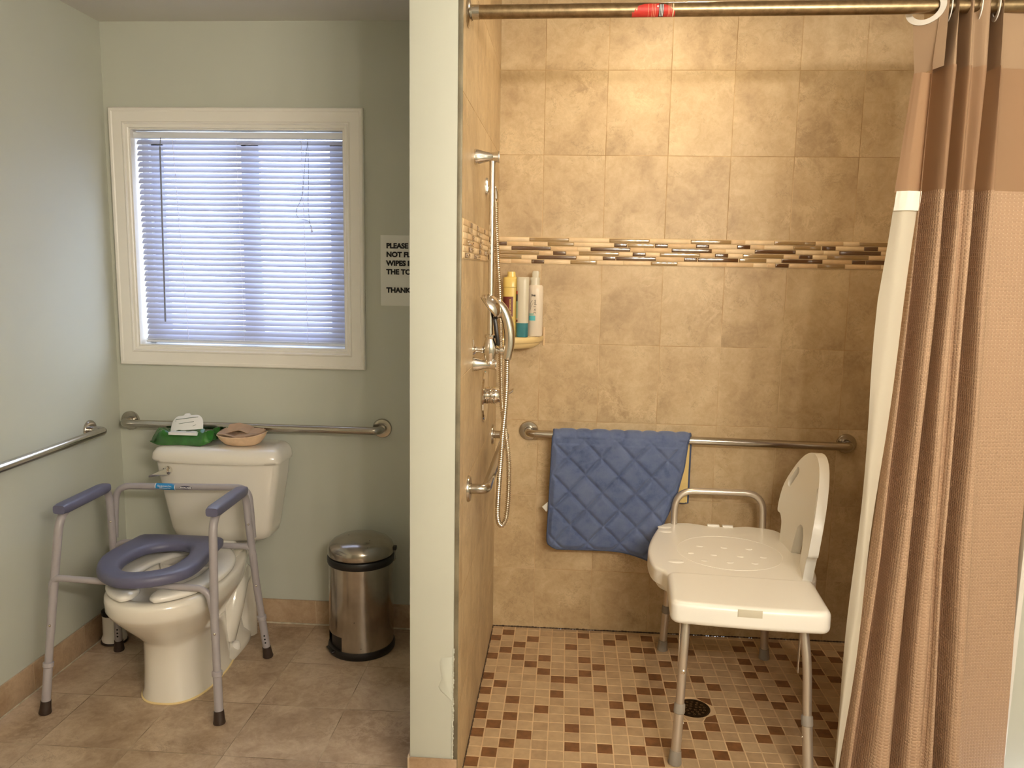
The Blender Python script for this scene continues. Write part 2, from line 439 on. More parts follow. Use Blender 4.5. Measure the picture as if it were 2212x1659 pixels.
# shower walls
Z0B, Z1B = 1.4692, 1.5688
def wall_tiled(name, a, b_, low, upm):
    b = B()
    b.box((a[0], a[1], 0), (b_[0], b_[1], (Z0B+Z1B)/2), mi=0); b.box((a[0], a[1], (Z0B+Z1B)/2), (b_[0], b_[1], ZH), mi=1)
    return struct(name, b, [low, upm], flat=True)
wb = wall_tiled('wall_shower_back', (-.012, 0), (1.515, .12), 'tileb', 'tilebu')
ws = wall_tiled('wall_shower_left', (-.0118, -1.046), (0, 0), 'tilel', 'tilelu')
b = B().box((1.516, -.93, 0), (XR, .12, ZH)); struct('wall_stub_right', b, 'paint', flat=True)
wr = wall_tiled('wall_shower_right', (1.505, -.926), (1.5155, 0), 'tilel', 'tilelu')
struct('trim_6', B().box((1.504, -.931, 0), (1.517, -.91, ZH), .001), 'trim')

BAND = [(0,.118,3,0),(0,.421,3,0),(0,.725,3,0),(0,1.033,3,0),(0,1.343,3,0),(1,-.017,1,1),(1,.188,2,0),(1,.439,1,1),(1,.49,2,0),(1,.592,1,1),(1,.745,1,1),(1,.897,1,1),(1,1.104,2,0),(1,1.208,1,1),(1,1.361,1,1),(2,.05,3,1),(2,.351,3,1),(2,.655,3,1),(2,.963,3,1),(2,1.272,3,1),(3,.005,3,0),(3,.209,1,1),(3,.308,3,0),(3,.51,1,1),(3,.612,3,0),(3,.817,1,1),(3,.92,3,0),(3,1.126,1,1),(3,1.229,3,0),(4,-.011,2,0),(4,.148,3,1),(4,.398,1,1),(4,.448,3,1),(4,.703,1,1),(4,.754,3,1),(4,.908,2,0),(4,1.063,3,1),(4,1.32,1,1),(4,1.371,3,1),(5,.127,1,1),(5,.276,2,0),(5,.58,2,0),(5,1.042,1,1),(5,1.196,2,0)]
def band(name, parent, rows, L, conv):
    """strips of stone and glass in six courses; conv(t, d, z) maps run, depth, height to a point"""
    b = B(); rh = (Z1B-Z0B)/6
    def piece(r, t0, t1, glass):
        z1 = Z1B-r*rh-.0012; z0 = z1-rh+.0024; t0 = max(t0, .001); t1 = min(t1, L-.001)
        if t1-t0 < .004: return
        if glass is None:
            mi = 1 if random.random() < .55 else 2; dep, bv, sg = .003, .0008, 1
        else: mi = 3 if glass == 0 else 4; dep, bv, sg = .0042, .0034, 4
        g = .001; t0 += g; t1 -= g; rs = [[(t0, 0, z0), (t1, 0, z0), (t1, 0, z1), (t0, 0, z1)]]
        for k in range(sg+1):
            a = PI/2*k/sg; i = bv*(1-math.cos(a)); d = dep-bv*(1-math.sin(a))*.8
            rs.append([(t0+i, d, z0+i), (t1-i, d, z0+i), (t1-i, d, z1-i), (t0+i, d, z1-i)])
        b.rings([[conv(*p) for p in q] for q in rs], True, mi)
    for r in range(6):
        gl = sorted((x, n, c) for rr, x, n, c in rows if rr == r); t = 0
        for x, n, c in gl+[(L+.2, 1, 0)]:
            end = min(x, L)
            while end-t > .006:
                st = random.choice((.05, .1, .1, .13)); 
                if end-t-st < .03: st = end-t
                piece(r, t, t+st, None); t += st
            if x < L: piece(r, x, x+n*.0505, c); t = x+n*.0505
    g = [conv(0, .0012, Z0B-.001), conv(L, .0012, Z0B-.001), conv(L, .0012, Z1B+.001), conv(0, .0012, Z1B+.001)]
    h = [conv(0, 0, Z0B-.001), conv(L, 0, Z0B-.001), conv(L, 0, Z1B+.001), conv(0, 0, Z1B+.001)]
    b.rings([h, g], True, 0)
    return b.build(name, ['groutb', 'stonea', 'stoneb', 'glassl', 'glassd'], parent, angle=60)
band('mosaic_band', wb, BAND, 1.504, lambda t, d, z: Vector((t, -d, z)))
rowsL = []
for r in range(6):
    t = .02+.13*random.random()
    while t < 1.0:
        n = random.choice((1, 1, 2, 3)); rowsL.append((r, t, n, 1 if n == 1 else random.choice((0, 0, 1)))); t += n*.05+random.choice((.1, .15, .2))
band('mosaic_band', ws, rowsL, 1.04, lambda t, d, z: Vector((d, -t, z)))
band('mosaic_band', wr, rowsL, .92, lambda t, d, z: Vector((1.505-d, -t, z)))

# shower floor: real mosaic tiles
DARK = [(-1,1),(-1,4),(-1,7),(-1,9),(-1,11),(-1,12),(-1,14),(-1,17),(0,0),(0,3),(0,8),(0,13),(0,16),(1,2),(1,4),(1,10),(1,12),(1,15),(2,1),(2,5),(2,14),(2,17),(3,4),(3,6),(3,11),(4,7),(4,9),(5,2),(5,7),(5,13),(5,15),(6,0),(6,4),(6,6),(6,11),(6,17),(7,5),(7,8),(7,15),(8,1),(8,10),(8,12),(9,0),(9,9),(9,11),(9,15),(10,2),(10,5),(10,8),(10,10),(10,12),(10,14),(10,16),(11,0),(11,2),(11,6),(11,8),(11,14),(12,4),(12,7),(12,10),(12,12),(12,15),(13,0),(13,3),(13,13),(14,2),(14,6),(14,9),(14,11),(14,12),(14,15),(15,7),(15,14),(16,10),(16,11),(17,13),(18,1),(18,3),(18,5),(18,8),(18,12),(19,0),(19,4),(19,9),(19,14),(20,6),(20,8),(20,11),(20,15),(21,0),(21,2),(21,10),(21,12),(22,3),(22,5),(22,6),(22,9),(22,11),(23,2),(23,4),(24,1),(24,5),(25,2),(26,1)]
DS = set(DARK); S = .0501
b = B().box((-.0, -1.005, -.06), (1.506, 0, -.0012), mi=0)
DC = Vector((.726, -.549, 0))
for c in range(-1, 30):
    for r in range(-1, 20):
        x0 = .0443+c*S; y1 = -.0278-r*S; x1, y0 = x0+S, y1-S; g = .0021
        jx, jy = random.uniform(-.0005, .0005), random.uniform(-.0005, .0005)
        x0 = max(x0+g, .002); x1 = min(x1-g, 1.504); y1 = min(y1-g, -.002); y0 = max(y0+g, -1.004)
        if x1-x0 < .01 or y1-y0 < .01: continue
        cx, cy = (x0+x1)/2, (y0+y1)/2
        if (Vector((cx, cy, 0))-DC).length < .046: continue
        mi = 3 if ((c, r) in DS or (r > 17 and random.random() < .16)) else (1 if random.random() < .6 else 2)
        # corners that would run under the drain ring are cut back to it
        pts = []
        for px_, py_ in ((x0, y0), (x1, y0), (x1, y1), (x0, y1)):
            p = Vector((px_+jx, py_+jy, 0)); d = p-DC
            if d.length < .061: p = DC+d.normalized()*.061
            pts.append(p)
        cc = sum(pts, Vector())/4
        b.rings([[Vector((p.x, p.y, -.0015)) for p in pts], [Vector((p.x, p.y, -.0004)) for p in pts],
                 [Vector((p.x, p.y, 0))+(cc-p).normalized()*.0007 for p in pts]], True, mi)
struct('floor_shower', b, ['groutf', 'mosl', 'mosl2', 'mosd'], flat=True)
# dark line of old caulk between wall tiles and mosaic
b = B()
for k in range(124):
    x = k*1.505/124; b.ball((x+.006, -.0015, .0015), .005, seg=6, sc=(1.7, random.uniform(.4, .9), random.uniform(.3, .8)))
for k in range(84):
    y = -k*1.0/84; b.ball((.0015, y-.006, .0015), .005, seg=6, sc=(random.uniform(.3, .8), 1.7, random.uniform(.3, .9)))
struct('trim_5', b, 'mould')
# drain
b = B().lathe([(.0, -.004), (.054, -.004), (.0565, .0012), (.0535, .0016), (.052, .0004), (0, .0004)], DC, seg=40, cap=False)
db = b; b = B()
for ring, n in ((.012, 4), (.025, 9), (.038, 14)):
    for k in range(n):
        a = 2*PI*k/n+ring*40; b.lathe([(.0028, .0008), (.0042, .0008), (.0042, .0014), (.0028, .0014), (.0028, .0008)], DC+Vector((ring*math.cos(a), ring*math.sin(a), 0)), seg=8, cap=False)
M['drainm'] = simple('tarnished_drain_metal', (70, 56, 38), .35, .9, noise=.3, nscale=60)
o = empty('floor_drain', DC, '', ''); db.build('drain_plate', 'drainm', o); b.build('hole_rims', 'screw', o); tag(o, 'round tarnished metal drain with pierced holes in mosaic shower floor', 'drain')

# ------------------------------------------------------------ window
b = B()
ow = .0745
prof = [(0, 0), (0, .014), (.004, .018), (.012, .018), (.016, .0155), (.05, .0135), (.054, .017), (.058, .017), (.062, .012), (.07, .011), (.0745, .008), (.0745, 0)]
o0 = (WX0-ow, WZ0-ow, WX1+ow, WZ1+ow)
rs = []
for d, h in prof:
    x0, z0, x1, z1 = o0[0]+d, o0[1]+d, o0[2]-d, o0[3]-d
    rs.append([Vector((x0, YT-h, z0)), Vector((x1, YT-h, z0)), Vector((x1, YT-h, z1)), Vector((x0, YT-h, z1))])
b.rings(rs, False); struct('window_1_casing', b, 'trim', angle=20).name = 'window_1'
win = bpy.data.objects['window_1']
b = B(); JD = .115
b.box((WX0+.0005, YT-.006, WZ0+.0005), (WX0+.005, YT+JD, WZ1-.0005)); b.box((WX1-.005, YT-.006, WZ0+.0005), (WX1-.0005, YT+JD, WZ1-.0005))
b.box((WX0+.005, YT-.006, WZ0+.0005), (WX1-.005, YT+JD, WZ0+.005)); b.box((WX0+.005, YT-.006, WZ1-.005), (WX1-.005, YT+JD, WZ1-.0005))
b.build('jamb', 'trim', win, flat=True)
b = B(); fy0, fy1 = YT+.075, YT+.115; fw = .03
b.box((WX0, fy0, WZ0), (WX0+fw, fy1, WZ1), .003); b.box((WX1-fw, fy0, WZ0), (WX1, fy1, WZ1), .003)
b.box((WX0, fy0, WZ0), (WX1, fy1, WZ0+fw-.008), .003); b.box((WX0, fy0, WZ1-fw+.008), (WX1, fy1, WZ1), .003)
b.build('window_frame', 'vinyl', win)
for k, (a, c, y) in enumerate(((WX0+fw, -.965, fy0+.02), (-.985, WX1-fw, fy0+.002))):
    b = B(); e = .05
    b.box((a, y, WZ0+fw), (a+e, y+.016, WZ1-fw), .002); b.box((c-e, y, WZ0+fw), (c, y+.016, WZ1-fw), .002)
    b.box((a, y, WZ0+fw), (c, y+.016, WZ0+fw+.022), .002); b.box((a, y, WZ1-fw-.022), (c, y+.016, WZ1-fw), .002)
    s = b.build('sash', 'vinyl', win)
    B().box((a+e, y+.006, WZ0+fw+.022), (c-e, y+.009, WZ1-fw-.022)).build('glass_pane', 'glass', s, flat=True)

# venetian blind
YB = -.035
bl = empty('venetian_blind', (-1.0, YB, WZ1), 'white aluminium venetian blind hanging inside the small toilet window', 'window blind')
BX0, BX1 = -1.392, -.582
B().box((-1.402, YB-.013, 1.918), (WX1+.001, YB+.013, 1.941), .002).build('headrail', 'vinyl', bl)
b = B(); n = 37; z = 1.905; pitch = (1.905-1.158)/(n-1)
for i in range(n):
    zc = z-i*pitch; ta = math.radians(50); rs = []; hw = .0125
    x0 = BX0+.009*(i/n)+.002*math.sin(i*1.7)*.5; x1 = BX1+.001*math.sin(i*2.3)
    for x in (x0, x0+.002, (x0+x1)/2, x1-.002, x1):
        ring = []
        sh = hw*.88 if x in (x0, x1) else hw
        for k in range(7):
            t = -1+2*k/6; cy = t*sh; cz = .0022*(1-t*t)
            ring.append(Vector((x, YB+cy*math.cos(ta)-cz*math.sin(ta)*1, zc+cy*math.sin(ta)+cz*math.cos(ta))))
        rs.append(ring)
    b.rings(rs, False, closed=False)
b.build('slats', 'slat', bl, angle=80)
B().box((BX0+.004, YB-.012, 1.138), (BX1, YB+.012, 1.147), .002).box((BX0+.006, YB-.012, 1.1495), (BX1, YB+.012, 1.1515), .0006).build('bottom_rail', 'vinyl', bl)
for x0, x1 in ((-1.247, -1.215), (-1.0, -.99), (-.747, -.735)):
    b = B()
    for s in (-1, 1):
        if x0 == -1.0: b.tube([(x0, YB+s*.0095, 1.918), (x1, YB+s*.0095, 1.145)], .0005, 5)
        else: b.tube([(x0, YB+s*.0115, 1.918), (x1, YB+s*.0115, 1.145)], .0009, 6)
    b.build('ladder_cord', 'cordm', bl)
B().tube([(-1.294, YB-.018, 1.885), (-1.302, YB-.02, 1.22)], .0032, 8).tube([(-1.293, YB-.012, 1.92), (-1.294, YB-.018, 1.885)], .0015, 6).build('tilt_wand', 'wand', bl)
b = B().tube(cr([(-.72, YB-.016, 1.918), (-.718, YB-.018, 1.8), (-.722, YB-.018, 1.67), (-.716, YB-.02, 1.61), (-.708, YB-.02, 1.585)], 8), .0008, 6)
b.tube(cr([(-.72, YB-.016, 1.91), (-.735, YB-.018, 1.80), (-.745, YB-.018, 1.71), (-.768, YB-.018, 1.655), (-.76, YB-.018, 1.625), (-.722, YB-.02, 1.615), (-.712, YB-.02, 1.592)], 8), .0008, 6)
b.build('pull_cord', 'wand', bl)
B().lathe([(.001, .018), (.0035, .004), (.0045, 0), (.0035, -.002)], (-.709, YB-.02, 1.575), seg=10).build('cord_tassel', 'cordm', bl)

# paper notice
sg = empty('paper_notice', (-.337, YT, 1.43), 'white paper notice with bold black capitals taped to the wall beside the divider', 'sign')
b = B(); nx, nz = 10, 10; grid = []
for j in range(nz+1):
    grid.append([Vector((-.442+.206*i/nx, YT-.0008-.0012*abs(math.sin(i*.9+j*.3)), 1.301+.265*j/nz)) for i in range(nx+1)])
b.rings(grid, False, closed=False); b.build('paper_sheet', 'paper', sg)
RX = Euler((PI/2, 0, 0)).to_quaternion()
for i, t in enumerate(('PLEASE DO', 'NOT FLUSH', 'WIPES IN', 'THE TOILET', None, 'THANKS!')):
    if t: text_mesh('lettering', t, .0262, (-.4195, YT-.0026, 1.518-i*.0325-(.004 if i == 5 else 0)), RX, 'ink', sg, bold=.0013, ax='LEFT', sx=1.02)

# ------------------------------------------------------------ grab bars
def grab_bar(p0, p1, n, label, so=.062, r=.0155, bend=.05, fl=.038, group=None):
    p0, p1, n = Vector(p0), Vector(p1), Vector(n)
    root = empty('grab_bar', (p0+p1)/2, label, 'grab bar', group)
    path = fillet([p0, p0+n*so, p1+n*so, p1], bend, 10)
    B().tube(path, r, 20).build('rail', 'steel', root)
    mt = n.to_track_quat('Z', 'Y').to_matrix()
    for p in (p0, p1):
        B().lathe([(0.0, 0), (fl, 0), (fl, .004), (fl-.003, .008), (r+.006, .0095), (r+.001, .009)], p, mat=mt, seg=36, cap=False).build('flange', 'steel', root)
    return root
grab_bar((-1.459, YT, .823), (-.439, YT, .823), (0, -1, 0), 'stainless grab bar on the wall behind the toilet tank, under the window')
grab_bar((XL, -.269, .823), (XL, -1.19, .815), (1, 0, 0), 'stainless grab bar on the painted left wall, running out of frame')
grab_bar((.131, 0, .819), (1.351, 0, .806), (0, -1, 0), 'long stainless grab bar on the tiled back wall holding a blue mat')
grab_bar((0, -.875, .822), (0, -.149, .830), (1, 0, 0), 'short stainless grab bar on the tiled side wall below the shower valve', so=.052, r=.0145)

# ------------------------------------------------------------ toilet
tx = -1.035
T = empty('toilet', (tx, -.42, 0), 'white two-piece toilet standing under the window beneath the grey safety frame', 'toilet')
def egg(cx, yf, yb, hw, z, n=56, e=2.25, yw=None, dx=0):
    """egg outline: yf front (nearest camera), yb back; widest at yw"""
    yw = yw if yw is not None else yf+(yb-yf)*.42; out = []
    for k in range(n):
        t = 2*PI*k/n; c, s = math.cos(t), math.sin(t)
        x = cx+hw*math.copysign(abs(c)**(2/e), c)
        y = yw+((yw-yf) if s < 0 else (yb-yw))*math.copysign(abs(s)**(2/e), s)
        out.append(Vector((x, y, z)))
    return out
rs = [egg(tx, -.700, -.30, .118, 0, yw=-.50, e=2.6), egg(tx, -.702, -.30, .117, .012, yw=-.50, e=2.6), egg(tx, -.697, -.31, .110, .03, yw=-.5, e=2.6),
      egg(tx, -.695, -.31, .105, .12, yw=-.52, e=2.5), egg(tx, -.697, -.31, .104, .195, yw=-.53, e=2.4),
      egg(tx, -.712, -.30, .110, .215, yw=-.54, e=2.2), egg(tx, -.735, -.27, .128, .24, yw=-.55), egg(tx, -.775, -.24, .152, .28, yw=-.56),
      egg(tx, -.808, -.22, .172, .315, yw=-.57), egg(tx, -.822, -.21, .181, .332, yw=-.575), egg(tx, -.829, -.205, .186, .345, yw=-.58),
      egg(tx, -.830, -.20, .188, .375, yw=-.58), egg(tx, -.827, -.20, .186, .388, yw=-.58), egg(tx, -.818, -.205, .178, .394, yw=-.58),
      egg(tx, -.785, -.33, .142, .394, yw=-.58), egg(tx, -.775, -.34, .132, .385, yw=-.58), egg(tx, -.76, -.36, .122, .35, yw=-.58),
      egg(tx, -.73, -.39, .10, .29, yw=-.57), egg(tx, -.68, -.42, .07, .23, yw=-.56), egg(tx, -.62, -.47, .03, .21, yw=-.55)]
B().rings(rs).build('bowl', 'porcelain', T, angle=50)
B().rings([egg(tx, -.70, -.41, .085, .258, yw=-.56), egg(tx, -.70, -.41, .085, .2585, yw=-.56)]).build('water', 'water', T)
# rear pedestal, trapway, floor flange
b = B()
b.rings([egg(tx, -.50, -.13, .112, 0, e=3), egg(tx, -.50, -.13, .112, .022, e=3), egg(tx, -.50, -.14, .085, .045, e=3), egg(tx, -.50, -.15, .07, .12, e=3),
         egg(tx, -.5, -.14, .075, .24, e=3), egg(tx, -.5, -.10, .10, .33, e=3.5), egg(tx, -.5, -.095, .125, .37, e=4), egg(tx, -.5, -.095, .13, .40, e=4)])
for s in (-1, 1):
    b.tube(cr([(tx+s*.065, -.36, .07), (tx+s*.085, -.33, .18), (tx+s*.085, -.27, .27), (tx+s*.075, -.20, .25), (tx+s*.07, -.17, .12), (tx+s*.07, -.17, .0)], 6), .042, 14)
b.build('trapway', 'porcelain', T, angle=60)
for s in (-1, 1):
    B().lathe([(.016, 0), (.017, .012), (.013, .026), (.004, .031), (0, .031)], (tx+s*.1, -.34, .0215), seg=18).build('bolt_cap', 'seatw', T)
B().rings([egg(tx, -.705, -.29, .1215, 0, yw=-.50, e=2.6), egg(tx, -.706, -.29, .1215, .003, yw=-.50, e=2.6), egg(tx, -.70, -.29, .117, .006, yw=-.5, e=2.6)]).build('caulk_line', 'shelf', T)
# tank
ty0, ty1 = -.285, -.088
def tankring(hw, z, yf, e=7, cx=None):
    pts = superell(tx+.008 if cx is None else cx, (yf+ty1)/2, hw, (ty1-yf)/2, e, 64, z)
    for p in pts:                                       # bowed front
        f = max(0, ((yf+ty1)/2-p.y)/((ty1-yf)/2)); p.y += .022*f*((p.x-tx)/hw)**2
    return pts
b = B().rings([tankring(.165, .405, -.25), tankring(.186, .42, -.262), tankring(.195, .45, -.268), tankring(.232, .66, -.283), tankring(.237, .712, -.286)])
tank = b.build('tank', 'porcelain', T, angle=50)
b = B().rings([tankring(.236, .712, -.284), tankring(.247, .713, -.297), tankring(.250, .724, -.302), tankring(.246, .744, -.297), tankring(.236, .760, -.286), tankring(.222, .768, -.272), tankring(.20, .770, -.25)])
b.build('tank_lid', 'porcelain', T, angle=60)
lv = B(); lv.lathe([(0, 0), (.017, 0), (.018, .004), (.016, .012), (.0, .014)], (-1.198, -.281, .683), seg=20, mat=Vector((0, -1, 0)).to_track_quat('Z', 'Y').to_matrix(), cap=False)
lv.rings([[Vector((-1.192+dx, -.294-dy, .684+h)) for h, dy in ((.015, 0), (.012, .01), (-.014, .01), (-.016, 0))] for dx in (0,)]+
         [[Vector((-1.225, -.298-dy, .674+h)) for h, dy in ((.009, 0), (.007, .008), (-.008, .008), (-.009, 0))],
          [Vector((-1.262, -.300-dy, .662+h)) for h, dy in ((.004, 0), (.003, .004), (-.003, .004), (-.004, 0))]])
lv.build('flush_lever', 'chrome', tank, angle=30)
# open-front seat
n = 60; outp, inp = [], []
def hs(a, hw, yf, yb, yw):
    c, s = math.cos(a), math.sin(a); return Vector((tx-.006+hw*c, yw+((yw-yf) if s < 0 else (yb-yw))*s, 0))
a0 = math.radians(-90+13); a1 = math.radians(270-10)
rs = []
for k in range(n+1):
    a = a0+(a1-a0)*k/n; o_ = hs(a, .186, -.822, -.30, -.58); i_ = hs(a, .108, -.735, -.39, -.575)
    e = 1 if 0 < k < n else .6
    mid = (o_+i_)/2; hw = (o_-i_)*.5*e; ring = []
    for t in range(14):
        q = 2*PI*t/14; ring.append(mid+hw*math.copysign(abs(math.cos(q))**.6, math.cos(q))+Vector((0, 0, .4075+.0125*e*math.copysign(abs(math.sin(q))**.6, math.sin(q)))))
    rs.append(ring)
B().rings(rs).build('seat', 'seatw', T, angle=70)
B().box((tx-.10, -.335, .395), (tx+.10, -.295, .428), .01, seg=3).build('seat_hinge', 'seatw', T)

# ------------------------------------------------------------ commode safety frame
CF = empty('commode_frame', (-1.085, -.57, 0), 'grey tubular toilet safety frame with slate armrests and raised ring seat over toilet', 'commode chair')
ARM = {'L': [(-1.376, -.789, .0), (-1.357, -.75, .331), (-1.343, -.72, .575), (-1.330, -.708, .640), (-1.301, -.66, .652), (-1.352, -.45, .640), (-1.360, -.41, .60), (-1.356, -.40, .52), (-1.362, -.385, .311), (-1.380, -.358, .0)],
       'R': [(-.797, -.790, .0), (-.819, -.75, .342), (-.829, -.72, .59), (-.826, -.708, .650), (-.815, -.66, .664), (-.850, -.45, .650), (-.856, -.41, .615), (-.846, -.40, .531), (-.836, -.37, .285), (-.808, -.350, .0)]}
def lerp(a, b, t): return Vector(a)*(1-t)+Vector(b)*t
for s in 'LR':
    P = [Vector(p) for p in ARM[s]]
    fr_top, rr_top = lerp(P[0], P[1], .78), lerp(P[-1], P[-2], .80)
    ca, cb = ((-1.328, -.722, .655), (-1.362, -.398, .640)) if s == 'L' else ((-.826, -.722, .664), (-.856, -.398, .648))
    fr = B().tube(fillet([fr_top, P[1], ca, cb, P[-3], P[-2], rr_top], [0, .02, .07, .05, .02, .02, 0], 10), .0131, 18).build('armrest_tube', 'greyp', CF)
    for q, (foot, nxt, rear) in enumerate(((P[0], P[1], False), (P[-1], P[-2], True))):
        d = (nxt-foot); Ln = d.length
        at = lambda z: foot+d*(z/d.z)
        b = B().tube([at(.03), at(.158)], .0137, 18).tube([at(.158), at(.300)], .0122, 18)
        b.tube([at(.15), at(.153), at(.166), at(.169)], [.0137, .0165, .0165, .0125], 18)
        lg = b.build('leg', 'greyp', CF)
        b = B().tube([at(0), at(.004), at(.016), at(.034), at(.042)], [.0175, .0192, .0172, .0158, .0155], 20); b.build('rubber_foot', 'rubber', lg)
        side = Vector((.3, -1, 0)).normalized()
        for zz in ((.29,) if not rear else (.29, .535)):
            B().ball(at(zz)+side*.0135 if zz < .4 else Vector(P[-3])+side*.0135, .0042, seg=10).build('snap_button', 'screw', lg)
        b = B()
        for zz in (.063, .077, .091): b.lathe([(0, 0), (.0032, 0), (.0032, .0006), (0, .0006)], at(zz)+side*.0134, mat=side.to_track_quat('Z', 'Y').to_matrix(), seg=10)
        if rear: b.build('adjustment_holes', 'hole', lg)
        else: b.bm.free()
    # pad
    a, c = ((Vector((-1.3225, -.735, .664)), Vector((-1.3545, -.425, .652))) if s == 'L' else (Vector((-.823, -.735, .675)), Vector((-.853, -.425, .660))))
    rs = []
    for k in range(13):
        t = k/12; p = a.lerp(c, t); e = min(1, .84+min(t, 1-t)*4); ring = []
        for j in range(16):
            q = 2*PI*j/16; cx, sx = math.cos(q), math.sin(q)
            ring.append(p+Vector((.0235*e*math.copysign(abs(cx)**.5, cx), 0, .0165*e*math.copysign(abs(sx)**.5, sx))))
        rs.append(ring)
    B().rings(rs).build('armrest_pad', 'purple', CF, angle=50)
BACK = [(-1.360,-.378,.45),(-1.358,-.372,.53),(-1.335,-.365,.605),(-1.275,-.365,.645),(-.912,-.365,.652),(-.868,-.368,.625),(-.848,-.372,.56),(-.842,-.376,.47)]
bb = B().tube(fillet([BACK[0], BACK[1], (-1.352, -.365, .64), (-.858, -.365, .652), BACK[6], BACK[7]], [0, .02, .085, .07, .02, 0], 10), .0118, 18).build('back_tube', 'greyp', CF)
B().tube(fillet([(-1.361, -.742, .385), (-1.352, -.745, .442), (-.84, -.745, .428), (-.826, -.745, .35)], [0, .05, .07, 0], 10), .0105, 16).build('front_crossbar', 'greyp', CF)
B().tube(fillet([(-1.361, -.39, .37), (-1.345, -.39, .437), (-.838, -.39, .441), (-.834, -.385, .37)], [0, .05, .055, 0], 10), .0105, 16).build('rear_crossbar', 'greyp', CF)
# stickers on the back tube
def patch(c, r, x0, x1, a0, a1, n=8, k=4):
    b = B(); rs = []
    for i in range(k+1):
        x = x0+(x1-x0)*i/k; rs.append([Vector((x, c[0]-r*math.cos(a0+(a1-a0)*j/n), c[1]+r*math.sin(a0+(a1-a0)*j/n))) for j in range(n+1)])
    b.rings(rs, False, closed=False); return b
zt = lambda x: .642+.0085*(x+1.30)/.42
patch((-.365, zt(-1.16)), .0121, -1.2005, -1.1255, -1.5, 1.4).build('sticker', 'whitei', bb)
st = patch((-.365, zt(-1.16)), .01225, -1.198, -1.128, -1.5, 1.4).build('sticker', 'bluel', bb)
text_mesh('lettering', 'Equipment Inc.', .0088, (-1.163, -.3776, zt(-1.16)+.002), RX, 'whitei', st)
text_mesh('lettering', '1700 Industrial Park', .0052, (-1.163, -.3776, zt(-1.16)-.0045), RX, 'whitei', st)
b = B(); e = superell(-1.086, 0, .0235, .0062, 2, 32); b.rings([[Vector((p.x, -.365-math.sqrt(.0121**2-p.y**2), zt(-1.086)+p.y)) for p in e], [Vector((p.x, -.365-math.sqrt(.0125**2-p.y**2), zt(-1.086)+p.y)) for p in e]])
st = b.build('badge', 'navy', bb); text_mesh('lettering', 'INVACARE', .0088, (-1.086, -.3782, zt(-1.086)-.003), RX, 'whitei', st, bold=.0002)
# ring seat
SO = [(-1.22,-.719),(-1.248,-.656),(-1.257,-.599),(-1.253,-.526),(-1.246,-.452),(-1.241,-.403),(-1.222,-.412),(-1.207,-.401),(-1.121,-.398),(-1.002,-.399),(-.956,-.402),(-.932,-.42),(-.922,-.518),(-.909,-.606),(-.905,-.672),(-.917,-.727),(-.95,-.772),(-.994,-.802),(-1.042,-.82),(-1.102,-.819),(-1.161,-.786),(-1.2,-.749)]
SH = [(-1.14,-.721),(-1.159,-.679),(-1.169,-.612),(-1.155,-.545),(-1.112,-.503),(-1.065,-.491),(-1.02,-.505),(-.994,-.545),(-.979,-.602),(-.982,-.67),(-1.0,-.715),(-1.035,-.74),(-1.069,-.752),(-1.107,-.749)]
def ray_resample(pl, c, n):
    P = [Vector((p[0], p[1])) for p in pl]; out = []
    for k in range(n):
        a = 2*PI*k/n; d = Vector((math.cos(a), math.sin(a))); best = None
        for i in range(len(P)):
            p, q = P[i], P[(i+1) % len(P)]; e = q-p; den = d.x*e.y-d.y*e.x
            if abs(den) < 1e-12: continue
            w_ = p-c; t = (w_.x*e.y-w_.y*e.x)/den; u_ = (w_.x*d.y-w_.y*d.x)/den
            if t > 0 and -1e-6 <= u_ <= 1+1e-6: best = t if best is None else max(best, t)
        out.append(c+d*best)
    return out
c = Vector((-1.072, -.615)); so = [tuple(p[:2]) for p in cr([(x, y, 0) for x, y in SO], 4, True)]; sh = [tuple(p[:2]) for p in cr([(x, y, 0) for x, y in SH], 5, True)]
O_, H_ = ray_resample(so, c, 96), ray_resample(sh, c, 96)
def L2(f, z): return [Vector((*(h.lerp(o, f)), z)) for h, o in zip(H_, O_)]
zt0, zb0 = .482, .448
rs = [L2(0, zb0+.006), L2(-.01, zb0+.014), L2(0, zt0-.012), L2(.06, zt0-.004), L2(.2, zt0), L2(.8, zt0), L2(.93, zt0-.003), L2(.99, zt0-.010), L2(1, zt0-.018), L2(.985, zb0+.004), L2(.93, zb0), L2(.85, zb0+.003), L2(.84, zb0+.014), L2(.15, zb0+.014), L2(.14, zb0+.003), L2(.05, zb0)]
rs.append(rs[0]); B().rings(rs, False).build('ring_seat', 'purple', CF, angle=45)
for x in (-1.17, -.98): B().box((x-.012, -.75, .428), (x+.012, -.735, .452), .003).build('seat_clip', 'black', CF)

